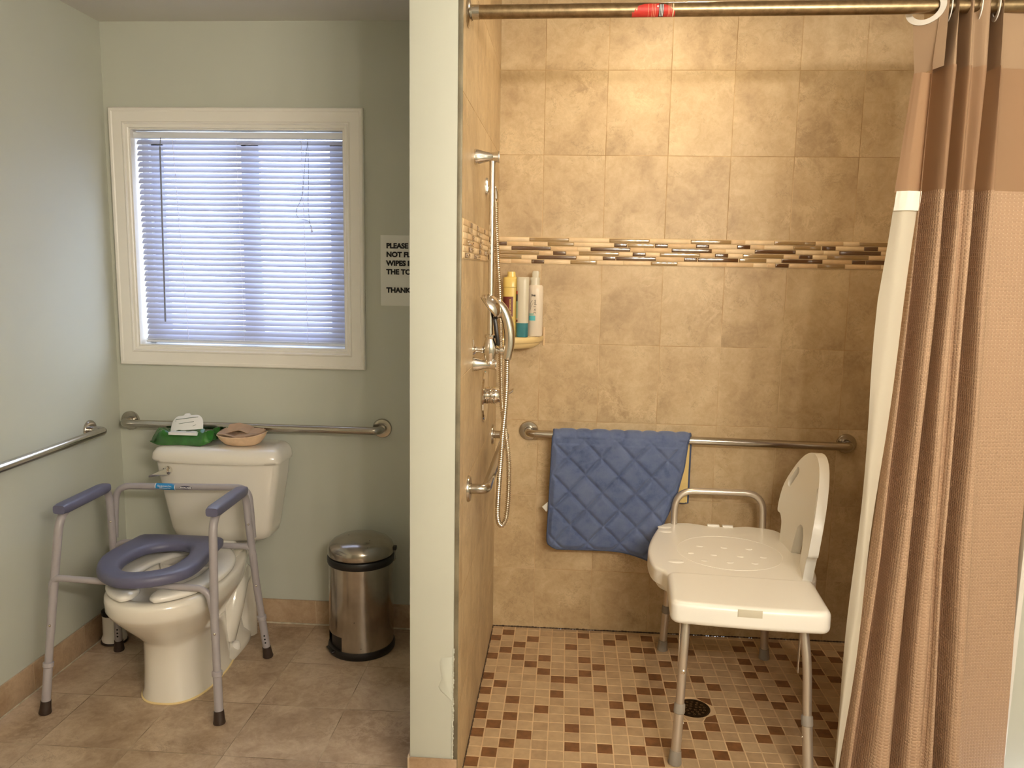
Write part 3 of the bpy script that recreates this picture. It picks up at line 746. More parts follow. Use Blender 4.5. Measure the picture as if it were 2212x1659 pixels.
# ------------------------------------------------------------ things on the tank
zt1 = .7705
W = empty('wet_wipes_pack', (-1.16, -.19, zt1), 'green foil pack of wet wipes with open white lid on the toilet tank', 'wipes')
b = B(); nx, ny = 34, 16; top, bot = [], []
random.seed(3)
ph = [random.uniform(0, 6) for _ in range(8)]
for i in range(nx+1):
    s = -1+2*i/nx; x = -1.168+.118*s; end = max(0, (abs(s)-.72)/.28)
    rt_, rb_ = [], []
    for j in range(ny+1):
        t = -1+2*j/ny; y = -.19+.058*t*(1-.12*end)+.004*math.sin(5*s+ph[0])
        h = .043*(1-abs(t)**4)*(1-end**1.6)+.005
        h += (.004*math.sin(9*s+3*t+ph[1])+.003*math.sin(17*s-6*t+ph[2])+.0035*abs(math.sin(7*t+4*s+ph[3])))*(.4+abs(s))*(1-abs(t)**6)
        up_ = (.026 if s > 0 else .014)*end*(1+.5*math.sin(6*t+ph[4]))
        rt_.append(Vector((x, y, zt1+max(h+up_, .003+up_)))); rb_.append(Vector((x, y, zt1+.001+up_*.92)))
    top.append(rt_); bot.append(rb_)
b.rings([a+list(reversed(c)) for a, c in zip(top, bot)], True); b.build('foil_wrap', 'green', W, angle=25)
mt = Matrix.Rotation(math.radians(-58), 3, 'X'); hinge = Vector((-1.158, -.205, zt1+.050))
ol = cr([(-.058, 0, 0), (-.052, .034, 0), (-.036, .052, 0), (-.014, .054, 0), (-.008, .060, 0), (.008, .060, 0), (.014, .054, 0), (.040, .052, 0), (.056, .034, 0), (.058, 0, 0)], 5)
tilt = Matrix.Rotation(math.radians(-6), 3, 'Y')
def lidp(p, d): return hinge+tilt @ Vector((p.x*1.1, p.y*.42+d, p.y*.98-d*.4))
b = B().rings([[lidp(p, 0) for p in ol], [lidp(p, -.003) for p in ol], [lidp(p*.97, -.0045) for p in ol]]); b.build('flip_lid', 'wlid', W, angle=50)
b = B()
for (x0, x1, y, th) in ((-.040, .040, .040, .0016), (-.028, .026, .024, .0014), (-.040, -.039, .032, .004), (.022, .034, .012, .001)):
    b.rings([[lidp(Vector((x, yy, 0)), dd) for x, yy in ((x0, y), (x1, y+.004), (x1, y+.004+th), (x0, y+th))] for dd in (-.0045, -.0052)])
b.build('lid_print', 'dkgreen', W)
b = B().rings([[hinge+Vector((x, y, z)) for x, y in ((-.055, -.035), (.055, -.035), (.055, .0), (-.055, .0))] for z in (-.012, -.002)]); b.build('lid_rim', 'wlid', W)

K = empty('pulp_tray', (-.945, -.20, zt1), 'beige moulded pulp tray holding folded brown card on the toilet tank', 'tray')
def kring(s, z, sag=0):
    pts = superell(-.945, -.20, .092*s, .058*s, 2.4, 44)
    return [Vector((p.x, p.y, zt1+z+sag*((p.x+.945)/.092)**2*(.6+.4*math.copysign(1, p.x+.945)))) for p in pts]
rs = [kring(.55, .001), kring(.72, .006, .004), kring(.9, .020, .010), kring(1.0, .034, .014), kring(1.03, .036, .014), kring(1.0, .038, .014), kring(.93, .032, .012), kring(.72, .012, .006), kring(.5, .006)]
B().rings(rs).build('tray_bowl', 'pulp', K, angle=60)
b = B()
def sheet(f, nx=14, ny=8, th=.0022):
    t_, b_ = [], []
    for i in range(nx+1):
        r1 = [Vector(f(-1+2*i/nx, -1+2*j/ny)) for j in range(ny+1)]
        t_.append(r1+[p-Vector((0, 0, th)) for p in reversed(r1)])
    return t_
b.rings(sheet(lambda s, t: (-.95+.075*s, -.20+.042*t, zt1+.044+.010*t*(1 if t > 0 else .3)+.006*s*s+.004*math.sin(4*s+2*t))), True)
b.rings(sheet(lambda s, t: (-.962+.048*s, -.19+.03*t, zt1+.054+.030*max(0, t)*(1-abs(s+.2)*.8)+.006*math.sin(3*s-t))), True)
b.rings(sheet(lambda s, t: (-.915+.04*s+.01*t, -.205+.036*t, zt1+.051+.010*t-.006*s*s)), True)
b.build('folded_card', 'card', K, angle=25)

# brush canister behind the toilet
H = empty('toilet_brush_holder', (-1.437, -.29, 0), 'white cylindrical canister with dark base on floor behind the toilet', 'toilet brush')
c = (-1.437, -.29, 0)
B().lathe([(.044, .008), (.0455, .02), (.043, .026), (.040, .034), (.040, .105), (.041, .112), (.036, .112)], c).build('canister', 'seatw', H)
B().lathe([(.046, 0), (.048, .003), (.046, .009), (.0, .009)], c).build('base', 'rubber', H)
B().lathe([(.038, .112), (.042, .114), (.042, .128), (.03, .136), (.012, .14), (.008, .15)], c).build('collar', 'black', H)
B().tube([(c[0], c[1], .15), (c[0], c[1], .30)], .007, 12).build('handle', 'black', H)

# ------------------------------------------------------------ pedal bin
PB = empty('pedal_bin', (-.484, -.232, 0), 'round stainless pedal bin with scuffed domed lid beside the divider', 'bin')
c = Vector((-.484, -.232, 0)); R0 = .121
def pang(k, n=72): return 2*PI*k/n
# body with a notch for the pedal
b = B(); n = 96; rows = [.028, .04, .085, .12, .2, .30, .345, .350]; na = (math.radians(196), math.radians(246))
vs = [[Vector((c.x+R0*math.cos(2*PI*k/n), c.y+R0*math.sin(2*PI*k/n), z)) for k in range(n)] for z in rows]
for i in range(len(rows)-1):
    for k in range(n):
        am = 2*PI*(k+.5)/n
        if na[0] < am < na[1] and rows[i+1] <= .086: continue
        b.vf([vs[i][k], vs[i][(k+1) % n], vs[i+1][(k+1) % n], vs[i+1][k]], [(0, 1, 2, 3)])
bmesh.ops.remove_doubles(b.bm, verts=b.bm.verts, dist=1e-5)
b.build('body', 'worn', PB, angle=60)
b = B().lathe([(0, 0), (.122, 0), (.126, .006), (.127, .020), (.1245, .029), (.118, .031), (0, .031)], c, seg=72, cap=False)
b.lathe([(.1, .031), (.112, .031), (.112, .088), (.1, .088)], c, seg=72, cap=False)
b.build('base_ring', 'black', PB)
am = math.radians(219); dv = Vector((math.cos(am), math.sin(am), 0))
b = B().box(c+Vector((-.03, -.012, .018))+dv*.121, c+Vector((.03, .012, .026))+dv*.121, .004, rot=(Matrix.Rotation(am+PI/2, 3, 'Z'), c+dv*.121)); b.build('pedal', 'black', PB)
b = B().lathe([(.118, .346), (.1235, .347), (.1255, .352), (.1255, .368), (.122, .374), (.112, .376), (.112, .366)], c, seg=72, cap=False); b.build('collar', 'black', PB)
b = B().lathe([(.112, .374), (.1225, .378), (.1240, .384), (.1230, .402), (.119, .413), (.106, .426), (.085, .437), (.055, .446), (.025, .450), (0, .451)], c+Vector((0, 0, .0)), seg=72, cap=False)
lid = b.build('lid', 'worn', PB, angle=60)
hx = c+Vector((.118, .02, .395)); b = B().box(hx-Vector((.004, .01, .01)), hx+Vector((.014, .01, .006)), .003); b.build('hinge', 'black', PB)
b = B().tube(cr([hx+Vector((.008, 0, -.004)), hx+Vector((.010, 0, -.03)), hx+Vector((.009, 0, -.045)), hx+Vector((.003, 0, -.055))], 6), .0014, 8); b.build('wire_handle', 'chrome', PB)

# ------------------------------------------------------------ shower rod
RZ = 2.084
RD = empty('shower_rod', (.73, -.976, RZ), 'aged metal shower curtain rod spanning the shower opening', 'curtain rod')
B().tube([(0.004, -.976, 2.078), (1.759, -.976, 2.091)], .0168, 24).build('rod_tube', 'nickel', RD)
B().tube([(0.002, -.976, 2.078), (.03, -.976, 2.078)], .0178, 24).build('end_cap', 'steel', RD)
B().lathe([(0, .0), (.034, 0), (.035, .003), (.031, .007), (.020, .009), (.018, .012)], (0, -.976, 2.076), axis='X', seg=36, cap=False).build('flange', 'steel', RD)
def rzz(x): return 2.078+.011*x/1.46
def rpatch(x0, x1, a0, a1, rr, mat, parent, jag=0):
    b = B(); rs = []; k = 14; nn = 12
    for i in range(k+1):
        x = x0+(x1-x0)*i/k
        e = jag*min(1, abs(i/k-.5)*2)**3
        aa0, aa1 = a0, a1-e*(a1-a0)+random.uniform(-.12, 0)*(jag > 0)
        rs.append([Vector((x, -.976-rr*math.cos(aa0+(aa1-aa0)*j/nn), rzz(x)+rr*math.sin(aa0+(aa1-aa0)*j/nn))) for j in range(nn+1)])
    b.rings(rs, False, closed=False); return b.build('label_remnant', mat, parent)
lab = rpatch(.408, .512, -1.5, .72, .01705, 'redl', RD, .55)
for x, wd, mt_ in ((.447, .0012, 'pink'), (.4555, .0012, 'pink'), (.4595, .0012, 'pink'), (.4635, .0012, 'pink'), (.4725, .012, 'black'), (.4955, .001, 'pink'), (.4985, .001, 'pink'), (.502, .001, 'pink'), (.506, .003, 'stonea')):
    rpatch(x, x+wd, -1.45, .6, .0172, mt_, lab)
for x in (.4745, .478, .4815): rpatch(x, x+.0016, -1.3, .5, .01735, 'whitei', lab)
B().ball((.470, -.9925, rzz(.47)+.003), .0025, seg=10, sc=(1, .3, 1)).build('label_dot', 'whitei', lab)

# ------------------------------------------------------------ curtain
ZS = [2.13, 2.078, 1.94, 1.651, 1.383, 1.088, .718, .114, .03]
CUR = [(-.96,[1.1429,1.1408,1.131,1.126,1.1104,1.0918,1.0625,1.0585]),(-1.0,[1.137,1.1283,1.128,1.122,1.117,1.105,1.0752,1.071]),(-.93,[1.1724,1.1599,1.158,1.156,1.1512,1.1388,1.1113,1.1074]),(-.99,[1.164,1.1709,1.176,1.17,1.164,1.155,1.1441,1.1426]),(-1.005,[1.176,1.1817,1.183,1.183,1.18,1.175,1.174,1.1739]),(-.94,[1.2045,1.209,1.21,1.211,1.21,1.2072,1.2061,1.2059]),(-.985,[1.203,1.206,1.213,1.216,1.218,1.222,1.2319,1.2333]),(-1.0,[1.213,1.2188,1.221,1.227,1.2311,1.2381,1.256,1.2585]),(-.98,[1.221,1.228,1.232,1.239,1.244,1.252,1.2699,1.2723]),(-1.0,[1.25,1.2549,1.252,1.256,1.262,1.2652,1.289,1.2923]),(-.935,[1.2804,1.284,1.2831,1.288,1.2958,1.2989,1.3227,1.3261]),(-.98,[1.276,1.281,1.291,1.3001,1.309,1.318,1.345,1.3487]),(-1.0,[1.281,1.2888,1.3,1.3081,1.3172,1.3325,1.362,1.3661]),(-.965,[1.2973,1.3052,1.3191,1.3281,1.338,1.3529,1.3836,1.3879]),(-.955,[1.4542,1.4585,1.480,1.480,1.480,1.482,1.5067,1.5111])]
def fold(i, f, y): CUR[i] = (y, [p+(q-p)*f for p, q in zip(CUR[i-1][1], CUR[i+1][1])])
fold(3, .30, -.998); fold(6, .28, -.992); fold(11, .30, -.988)
CUR[2] = (-.905, CUR[2][1]); CUR[5] = (-.91, CUR[5][1]); CUR[10] = (-.905, CUR[10][1]); CUR[13] = (-.975, CUR[13][1]); CUR[14] = (-.950, CUR[14][1])
LIN = [(-.95,[1.1031,1.1044,1.0819,1.0643,1.0659,1.0584,1.0468,1.0451]),(-.965,[1.118,1.1188,1.106,1.0912,1.0842,1.0706,1.05,1.0471]),(-.955,[1.1515,1.1439,1.14,1.1271,1.1115,1.0929,1.0637,1.0596])]
LIN = [(y-.032, [x-.011 for x in xs]) for y, xs in LIN]
def interp(zs, xs, z):
    for i in range(len(zs)-1):
        if zs[i] >= z >= zs[i+1]: return xs[i]+(xs[i+1]-xs[i])*(zs[i]-z)/(zs[i]-zs[i+1])
    return xs[0] if z > zs[0] else xs[-1]
def curtain_rows(cols, z1, z0, dz=.012, n=6, wav=.0, ripple=0):
    rows = []; k = max(2, int((z1-z0)/dz))
    for i in range(k+1):
        z = z1+(z0-z1)*i/k; pts = []
        for ci, (y, xs) in enumerate(cols):
            X = [xs[0]]+xs; pts.append(Vector((interp(ZS, X, z)+wav*math.sin(z*9+ci*2.1), y+wav*math.sin(z*6+ci), z)))
        rows.append(cr(pts, n))
    if ripple:
        for i, r in enumerate(rows):
            for j, p in enumerate(r): p.y += ripple*math.sin(j*1.9+.3*math.sin(i*.2))*min(1, (1-i/len(rows))*1.2)
    return rows
def cloth_obj(rows, name, mat, parent):
    b = B(); vs = [p for r in rows for p in r]; n = len(rows[0]); fs = [(i*n+j, i*n+j+1, (i+1)*n+j+1, (i+1)*n+j) for i in range(len(rows)-1) for j in range(n-1)]
    V_, Fc = b.vf(vs, fs); uvl = b.bm.loops.layers.uv.new('UV')
    arc = [0]
    mid = rows[len(rows)//2]
    for j in range(1, n): arc.append(arc[-1]+(mid[j]-mid[j-1]).length)
    idx = {v: k for k, v in enumerate(V_)}
    for f in Fc:
        for l in f.loops: k = idx[l.vert]; l[uvl].uv = (arc[k % n], l.vert.co.z)
    return b.build(name, mat, parent, angle=180, recalc=False)
SC = empty('shower_curtain', (1.25, -.976, .03), 'tan waffle-weave shower curtain with sheer upper window gathered at the right', 'shower curtain')
HZ, SZ = 1.945, 1.655
cloth_obj(curtain_rows(CUR, SZ, .035, wav=.0012), 'waffle_panel', 'waffle', SC)
cloth_obj(curtain_rows(CUR, HZ, SZ, wav=.0006), 'sheer_panel', 'sheer', SC)
hc = [(y*.0+(-.976-(-.976-y)*.9), xs) for y, xs in CUR]
cloth_obj(curtain_rows(hc, 2.115, HZ), 'header_band', 'header', SC)
# leading edge: header flap, sheer strip and cream snap-in liner
lr = []
def flap_pt(x, z): return Vector((x, -.948-.062*(x-1.095)/.055, z))
for i in range(21):
    row = []
    for j in range(17):
        x = 1.094+.056*j/16; dx = x-1.114
        zt_ = 2.084-math.sqrt(max(0, .030**2-dx*dx)) if dx < .0285 else 2.115
        zb_ = 1.930+.012*j/16; t = i/20
        x2 = x+.010*t*(1-j/16)
        row.append(flap_pt(x2, zt_+(zb_-zt_)*t))
    lr.append(row)
cloth_obj(lr, 'header_flap', 'header', SC)
cloth_obj(curtain_rows(LIN, 1.93, 1.648, ripple=.0012), 'sheer_strip', 'sheer', SC)
LN = [(y-.006, [x-.003 for x in xs]) for y, xs in LIN]
L2_ = curtain_rows(LIN, 1.612, .035, wav=.003)
cloth_obj(L2_, 'liner', 'liner', SC)
cloth_obj(curtain_rows([(y-.012, xs) for y, xs in LIN], 1.650, 1.603, dz=.004, ripple=.0016), 'snap_tape', 'tape', SC)
B().lathe([(0, 0), (.009, .001), (.0085, .003), (.004, .0045), (0, .005)], (1.108, -1.0, 1.628), mat=Vector((0, -1, 0)).to_track_quat('Z', 'Y').to_matrix(), seg=20, cap=False).build('snap', 'whitei', SC)
# split rings of the curtain
b = B(); rs = []
for k in range(29):
    a = math.radians(-215+250*k/28); ring = []
    for rr, dd in ((.0265, 0), (.0385, 0), (.0385, .003), (.0265, .003)):
        ring.append(flap_pt(1.114+rr*math.cos(a)*.85, 2.084+rr*math.sin(a))+Vector((-.001-dd*.5, -.001-dd, 0)))
    rs.append(ring)
b.rings(rs, True).build('curtain_ring', 'seatw', SC, angle=40)
for x in (1.163, 1.232, 1.272):
    b = B(); rs = []
    for k in range(41):
        a = 2*PI*k/40
        rs.append([Vector((x+rr*math.cos(a)*.2+dd, -.976+rr*math.cos(a), 2.085+rr*math.sin(a))) for rr, dd in ((.0225, 0), (.034, 0), (.034, .0025), (.0225, .0025))])
    b.rings(rs, False).build('curtain_ring', 'seatw', SC, angle=40)

# ------------------------------------------------------------ shower fittings
SB = empty('slide_bar', (0, -.79, 1.46), 'chrome vertical slide bar with brackets on the tiled side wall', 'shower rail')
B().tube([(.05, -.79, 1.175), (.05, -.79, 1.75)], .0088, 20).build('rail', 'chrome', SB)
for z in (1.753, 1.170):
    b = B(); rs = []
    for x, hy, hz in ((0, .021, .0215), (.003, .0215, .022), (.015, .0185, .0185), (.035, .015, .013), (.052, .0145, .0125), (.064, .016, .0155), (.068, .017, .017), (.070, .0165, .0165)):
        rs.append([Vector((x, p.x, p.y)) for p in superell(-.79, z, hy, hz, 2.6, 28)])
    br = b.rings(rs).build('bracket', 'chrome', SB, angle=35)
    if z > 1.5: B().box((.014, -.8085, z-.003), (.030, -.8055, z+.003), .0005).build('logo_plate', 'whitei', br)
b = B().lathe([(.0135, -.045), (.0165, -.043), (.0165, -.036), (.014, -.032), (.019, -.015), (.021, 0), (.019, .015), (.014, .030), (.0165, .034), (.0165, .041), (.0135, .043)], (.05, -.79, 1.215), seg=28)
sl = b.build('slider', 'chrome', SB, angle=35)
b = B().lathe([(.010, 0), (.011, .004), (.008, .012), (.010, .022), (.0165, .028), (.0175, .036), (.014, .043), (.004, .045), (0, .045)], (.031, -.79, 1.213), mat=Vector((-1, 0, 0)).to_track_quat('Z', 'Y').to_matrix(), seg=24, cap=False)
b.tube([(-.0, -.80, 1.222), (-.002, -.806, 1.243)], .0035, 10) if False else b.tube([(.003, -.80, 1.222), (.001, -.806, 1.243)], .0035, 10)
b.build('clamp_knob', 'chrome', sl, angle=35)
B().lathe([(.0095, 0), (.0095, .004), (.0075, .006), (.0075, .010), (.0115, .012), (.0115, .024), (.009, .026), (.009, .034)], (.068, -.79, 1.211), axis='X', seg=24).build('holder_arm', 'chrome', sl, angle=35)

HSH = empty('hand_shower', (.102, -.80, 1.2), 'chrome hand shower resting in its slide-bar holder with head turned to wall', 'shower head')
hp = cr([(.100, -.80, 1.188), (.102, -.80, 1.203), (.1065, -.80, 1.235), (.105, -.80, 1.27), (.097, -.80, 1.305), (.084, -.80, 1.333), (.066, -.798, 1.350), (.05, -.795, 1.352)], 6)
rr = [.0125+.0035*math.sin(PI*min(1, k/len(hp)*1.1)) for k in range(len(hp))]
B().tube(hp, rr, 20).build('handle', 'chrome', HSH)
hd = Vector((-.78, -.02, -.62)).normalized()
hb = B().lathe([(.010, -.026), (.022, -.022), (.036, -.012), (.042, -.002), (.043, .003), (.040, .008)], (.054, -.796, 1.338), mat=hd.to_track_quat('Z', 'Y').to_matrix(), seg=36, cap=False).build('spray_head', 'chrome', HSH)
B().lathe([(0, .007), (.039, .006), (.040, .009), (0, .0105)], (.054, -.796, 1.338), mat=hd.to_track_quat('Z', 'Y').to_matrix(), seg=36, cap=False).build('spray_face', 'black', hb)
B().box((.065, -.806, 1.225), (.077, -.794, 1.31), .005, rot=(Matrix.Rotation(math.radians(-8), 3, 'Y'), Vector((.07, -.8, 1.25)))).build('grip_insert', 'black', HSH)

HOSE = [(.012,-.478,1.70),(.024,-.478,1.69),(.03,-.484,1.66),(.033,-.49,1.638),(.036,-.5,1.577),(.044,-.515,1.467),(.052,-.53,1.38),(.059,-.55,1.269),(.062,-.56,1.182),(.065,-.57,1.097),(.072,-.59,1.009),(.084,-.61,.942),(.094,-.63,.884),(.099,-.64,.842),(.1005,-.65,.771),(.099,-.66,.711),(.094,-.67,.669),(.0825,-.68,.652),(.072,-.69,.675),(.072,-.7,.744),(.080,-.72,.86),(.084,-.73,.923),(.088,-.74,.972),(.094,-.755,1.038),(.098,-.77,1.103),(.100,-.795,1.187)]
cp = cr(HOSE, 12); tot = 0; arc = [0]
for i in range(1, len(cp)): tot += (cp[i]-cp[i-1]).length; arc.append(tot)
nst = int(tot/.0016); pts, rad = [], []; k = 0
for i in range(nst+1):
    s = tot*i/nst
    while k < len(arc)-2 and arc[k+1] < s: k += 1
    t = (s-arc[k])/max(1e-9, arc[k+1]-arc[k]); pts.append(cp[k].lerp(cp[k+1], t)); rad.append(.0082 if i % 4 in (0, 1) else .0056)
hs_ = B().tube(pts, rad, 12).build('shower_hose', 'hose', None, angle=80); tag(hs_, 'ribbed metal shower hose looping down the tiled side wall', 'shower hose')
EL = empty('hose_elbow', (0, -.478, 1.70), 'small chrome wall elbow feeding the shower hose', 'pipe fitting')
b = B(); b.rings([[Vector((x, p.x, p.y)) for p in superell(-.478, 1.705, s*.024, s*.027, 5, 28)] for x, s in ((0, 1), (.004, 1), (.008, .93), (.012, .6))]); b.build('wall_plate', 'chrome', EL, angle=40)
B().tube(cr([(.008, -.478, 1.705), (.022, -.478, 1.703), (.030, -.480, 1.69), (.032, -.484, 1.665)], 6), .0095, 16).build('spout', 'chrome', EL)

VA = empty('shower_valve', (0, -.46, 1.026), 'chrome round shower valve with lever handle on the tiled side wall', 'shower valve')
b = B().lathe([(0, .0), (.084, 0), (.086, .003), (.083, .007), (.05, .011), (.03, .012), (.0, .012)], (0, -.46, 1.026), axis='X', seg=48, cap=False); b.build('escutcheon', 'chrome', VA, angle=35)
b = B().lathe([(.028, .010), (.029, .020), (.026, .022), (.029, .025), (.029, .036), (.024, .050), (.018, .058), (.013, .062), (0, .064)], (0, -.46, 1.028), axis='X', seg=36, cap=False); b.build('hub', 'chrome', VA, angle=35)
b = B().rings([[Vector((x, p.x, p.y)) for p in superell(-.46, z, hy, hz, 2, 16)] for x, z, hy, hz in ((.05, 1.03, .013, .014), (.065, 1.032, .010, .010), (.080, 1.036, .010, .006), (.094, 1.046, .011, .0065), (.098, 1.050, .010, .005))]); b.build('lever', 'chrome', VA, angle=50)

# corner shelf
zsf = 1.198
def qring(r, z, e=.0):
    return [Vector((.0005, -.0005, z))]+[Vector((max(.0005, r*math.cos(a)), -max(.0005, r*math.sin(a)), z)) for a in [PI/2*k/24 for k in range(25)]]
SH_ = empty('corner_shelf', (.09, -.09, zsf-.03), 'cream ceramic quarter-round corner shelf on the shower tiles', 'shelf')
B().rings([qring(.172, zsf-.026), qring(.180, zsf-.020), qring(.182, zsf-.008), qring(.180, zsf-.002), qring(.172, zsf)]).build('shelf_slab', 'shelf', SH_, angle=50)
B().box((.001, -.184, zsf-.04), (.184, -.001, zsf-.022), .002).rings([[Vector((.001, -.001, zsf-.045)), Vector((.179, -.001, zsf-.042)), Vector((.184, -.012, zsf-.04)), Vector((.001, -.18, zsf-.042))], [Vector((.001, -.001, zsf-.022)), Vector((.179, -.001, zsf-.022)), Vector((.184, -.012, zsf-.022)), Vector((.001, -.18, zsf-.022))]]).bm.free() if False else B().rings([qring(.150, zsf-.046), qring(.168, zsf-.034), qring(.172, zsf-.026)]).build('shelf_bracket', 'shelf', SH_, angle=50)
b = B().box((.178, -.006, zsf-.042), (.186, -.0005, zsf+.03), .002); b.build('shelf_edge', 'stoneb', SH_)

def oval(cx, cy, a, b_, z, e=2.4, n=32): return superell(cx, cy, a, b_, e, n, z)
# yellow bottle
Y = empty('shampoo_bottle', (.060, -.105, zsf), 'yellow shampoo bottle with maroon label on corner shelf behind the slide bar', 'bottle')
cx, cy, z = .058, -.105, zsf
B().rings([oval(cx, cy, .024, .018, z), oval(cx, cy, .026, .020, z+.006), oval(cx, cy, .0265, .0205, z+.09), oval(cx, cy, .028, .0215, z+.150), oval(cx, cy, .027, .021, z+.182)]).build('body', 'yellow', Y, angle=50)
B().rings([oval(cx, cy, .0285, .0222, z+.183), oval(cx, cy, .0285, .0222, z+.215), oval(cx, cy, .025, .019, z+.219), oval(cx+.002, cy, .016, .012, z+.221), oval(cx+.002, cy, .014, .011, z+.240)]).build('cap', 'yellow', Y, angle=40)
def label_on(cx, cy, a, b_, z0, z1, t0, t1, mat, parent, e=2.4, pad=.0008, n=12, name='label'):
    rs = []
    for zz in (z0, (z0+z1)/2, z1):
        ring = []
        for k in range(n+1):
            t = t0+(t1-t0)*k/n; c_, s_ = math.cos(t), math.sin(t)
            ring.append(Vector((cx+(a+pad)*math.copysign(abs(c_)**(2/e), c_), cy+(b_+pad)*math.copysign(abs(s_)**(2/e), s_), zz)))
        rs.append(ring)
    bb_ = B(); bb_.rings(rs, False, closed=False); return bb_.build(name, mat, parent, angle=60)
lb = label_on(cx, cy, .0272, .0212, z+.075, z+.148, -2.9, -1.25, 'maroon', Y)
Q1 = (Euler((PI/2, 0, 0)).to_matrix() @ Matrix.Rotation(-PI/2, 3, 'Z')).to_quaternion()
text_mesh('lettering', 'coconut oil', .0118, (.0555, cy-.0235, z+.112), Q1, 'yellow', lb, bold=.0002)
text_mesh('lettering', 'VS', .018, (.054, cy-.0225, z+.058), Q1, 'maroon', Y, bold=.0004)
# frosted bottle with teal liquid
G = empty('conditioner_bottle', (.104, -.12, zsf), 'frosted tube bottle, low teal liquid inside, between yellow and white bottles', 'bottle')
cx, cy = .104, -.122
B().rings([oval(cx, cy, .021, .016, z), oval(cx, cy, .0225, .0175, z+.004), oval(cx, cy, .0225, .0175, z+.052)]).build('liquid', 'tealliq', G, angle=50)
B().rings([oval(cx, cy, .0225, .0175, z+.052), oval(cx, cy, .023, .0175, z+.14), oval(cx, cy, .0235, .0165, z+.205), oval(cx, cy, .0235, .0155, z+.219), oval(cx, cy, .022, .013, z+.221)]).build('body', 'clearb', G, angle=50)
label_on(cx, cy, .0232, .0178, z+.132, z+.158, -3.0, -2.35, 'navy', G); label_on(cx, cy, .0232, .0178, z+.158, z+.170, -3.0, -2.4, 'redl', G)
label_on(cx, cy, .0229, .0178, z+.070, z+.132, -3.0, -2.3, 'aqua', G); label_on(cx, cy, .0228, .0177, z+.056, z+.064, -3.0, -2.3, 'maroon', G)
# white bottle
Wb = empty('shampoo_bottle.001', (.152, -.075, zsf), 'pearl white shampoo bottle reading 2 in 1 plus, cap flipped open', 'bottle')
cx, cy = .150, -.075
B().rings([oval(cx, cy, .026, .021, z+.0005), oval(cx, cy, .028, .023, z+.006), oval(cx, cy, .0285, .0235, z+.17), oval(cx, cy, .0275, .0225, z+.186), oval(cx, cy, .023, .019, z+.192)]).build('body', 'white_b', Wb, angle=50)
B().rings([oval(cx-.004, cy, .0185, .016, z+.192), oval(cx-.004, cy, .0175, .015, z+.206), oval(cx-.006, cy, .021, .013, z+.215), oval(cx-.006, cy, .022, .013, z+.220)]).build('cap', 'clearb', Wb, angle=40)
B().rings([oval(cx-.003, cy+.012, .012, .003, z+.220), oval(cx-.002, cy+.012, .013, .0035, z+.238), oval(cx-.002, cy+.012, .010, .003, z+.244)]).build('flip_top', 'clearb', Wb, angle=40)
Q2 = (Euler((PI/2, 0, 0)).to_matrix() @ Matrix.Rotation(PI/2, 3, 'Z')).to_quaternion()
text_mesh('lettering', '2 in 1 plus', .0125, (.1525, cy-.0242, z+.112), Q2, 'ink', Wb)
text_mesh('lettering', 'ive', .0135, (.143, cy-.0242, z+.150), RX, 'ink', Wb, bold=.0003)
B().tube(cr([(.132, cy-.0236, z+.11), (.1325, cy-.0238, z+.122), (.136, cy-.0241, z+.132), (.141, cy-.0243, z+.134)], 6), .0004, 5).tube(cr([(.132, cy-.0236, z+.098), (.135, cy-.024, z+.112), (.141, cy-.0243, z+.124)], 6), .0004, 5).build('swirl', 'ink', Wb)
label_on(cx, cy, .0286, .0236, z+.060, z+.078, -2.4, -1.55, 'cyan', Wb); label_on(cx, cy, .0286, .0236, z+.080, z+.087, -2.4, -1.7, 'aqua', Wb)

# ------------------------------------------------------------ bath mat on the bar
MT = empty('bath_mat', (.48, -.062, .83), 'blue quilted bath mat with cream backing draped over the shower grab bar', 'bath mat')
right = [(.852,.739),(.804,.738),(.714,.728),(.622,.705),(.539,.672),(.464,.638),(.399,.620),(.351,.604)]
left = [(.852,.229),(.604,.222),(.419,.216),(.39,.2175),(.378,.224),(.371,.24),(.351,.27)]
def fx(tab, z):
    for i in range(len(tab)-1):
        if tab[i][0] >= z >= tab[i+1][0]:
            t = (tab[i][0]-z)/(tab[i][0]-tab[i+1][0]); return tab[i][1]+(tab[i+1][1]-tab[i][1])*t
    return tab[0][1] if z > tab[0][0] else tab[-1][1]
def zbot(u):                     # bottom hem height along the width
    return .370-.020*max(0, (u-.62)/.38)**1.5+.003*math.sin(u*5)
def quilt(x, z):
    p = .126; c = .015
    a = ((x-.27+z*1.0) / p*1.0) % 1.0; b_ = ((x-.27-z*.88) / p*1.0) % 1.0
    d = min(min(a, 1-a), min(b_, 1-b_))*p*.7
    return 1-math.exp(-(d/.0066)**1.5)
nu, nv = 150, 170; barY, barZ = -.062, .8145; Rb = .0225
front = []; inner = []
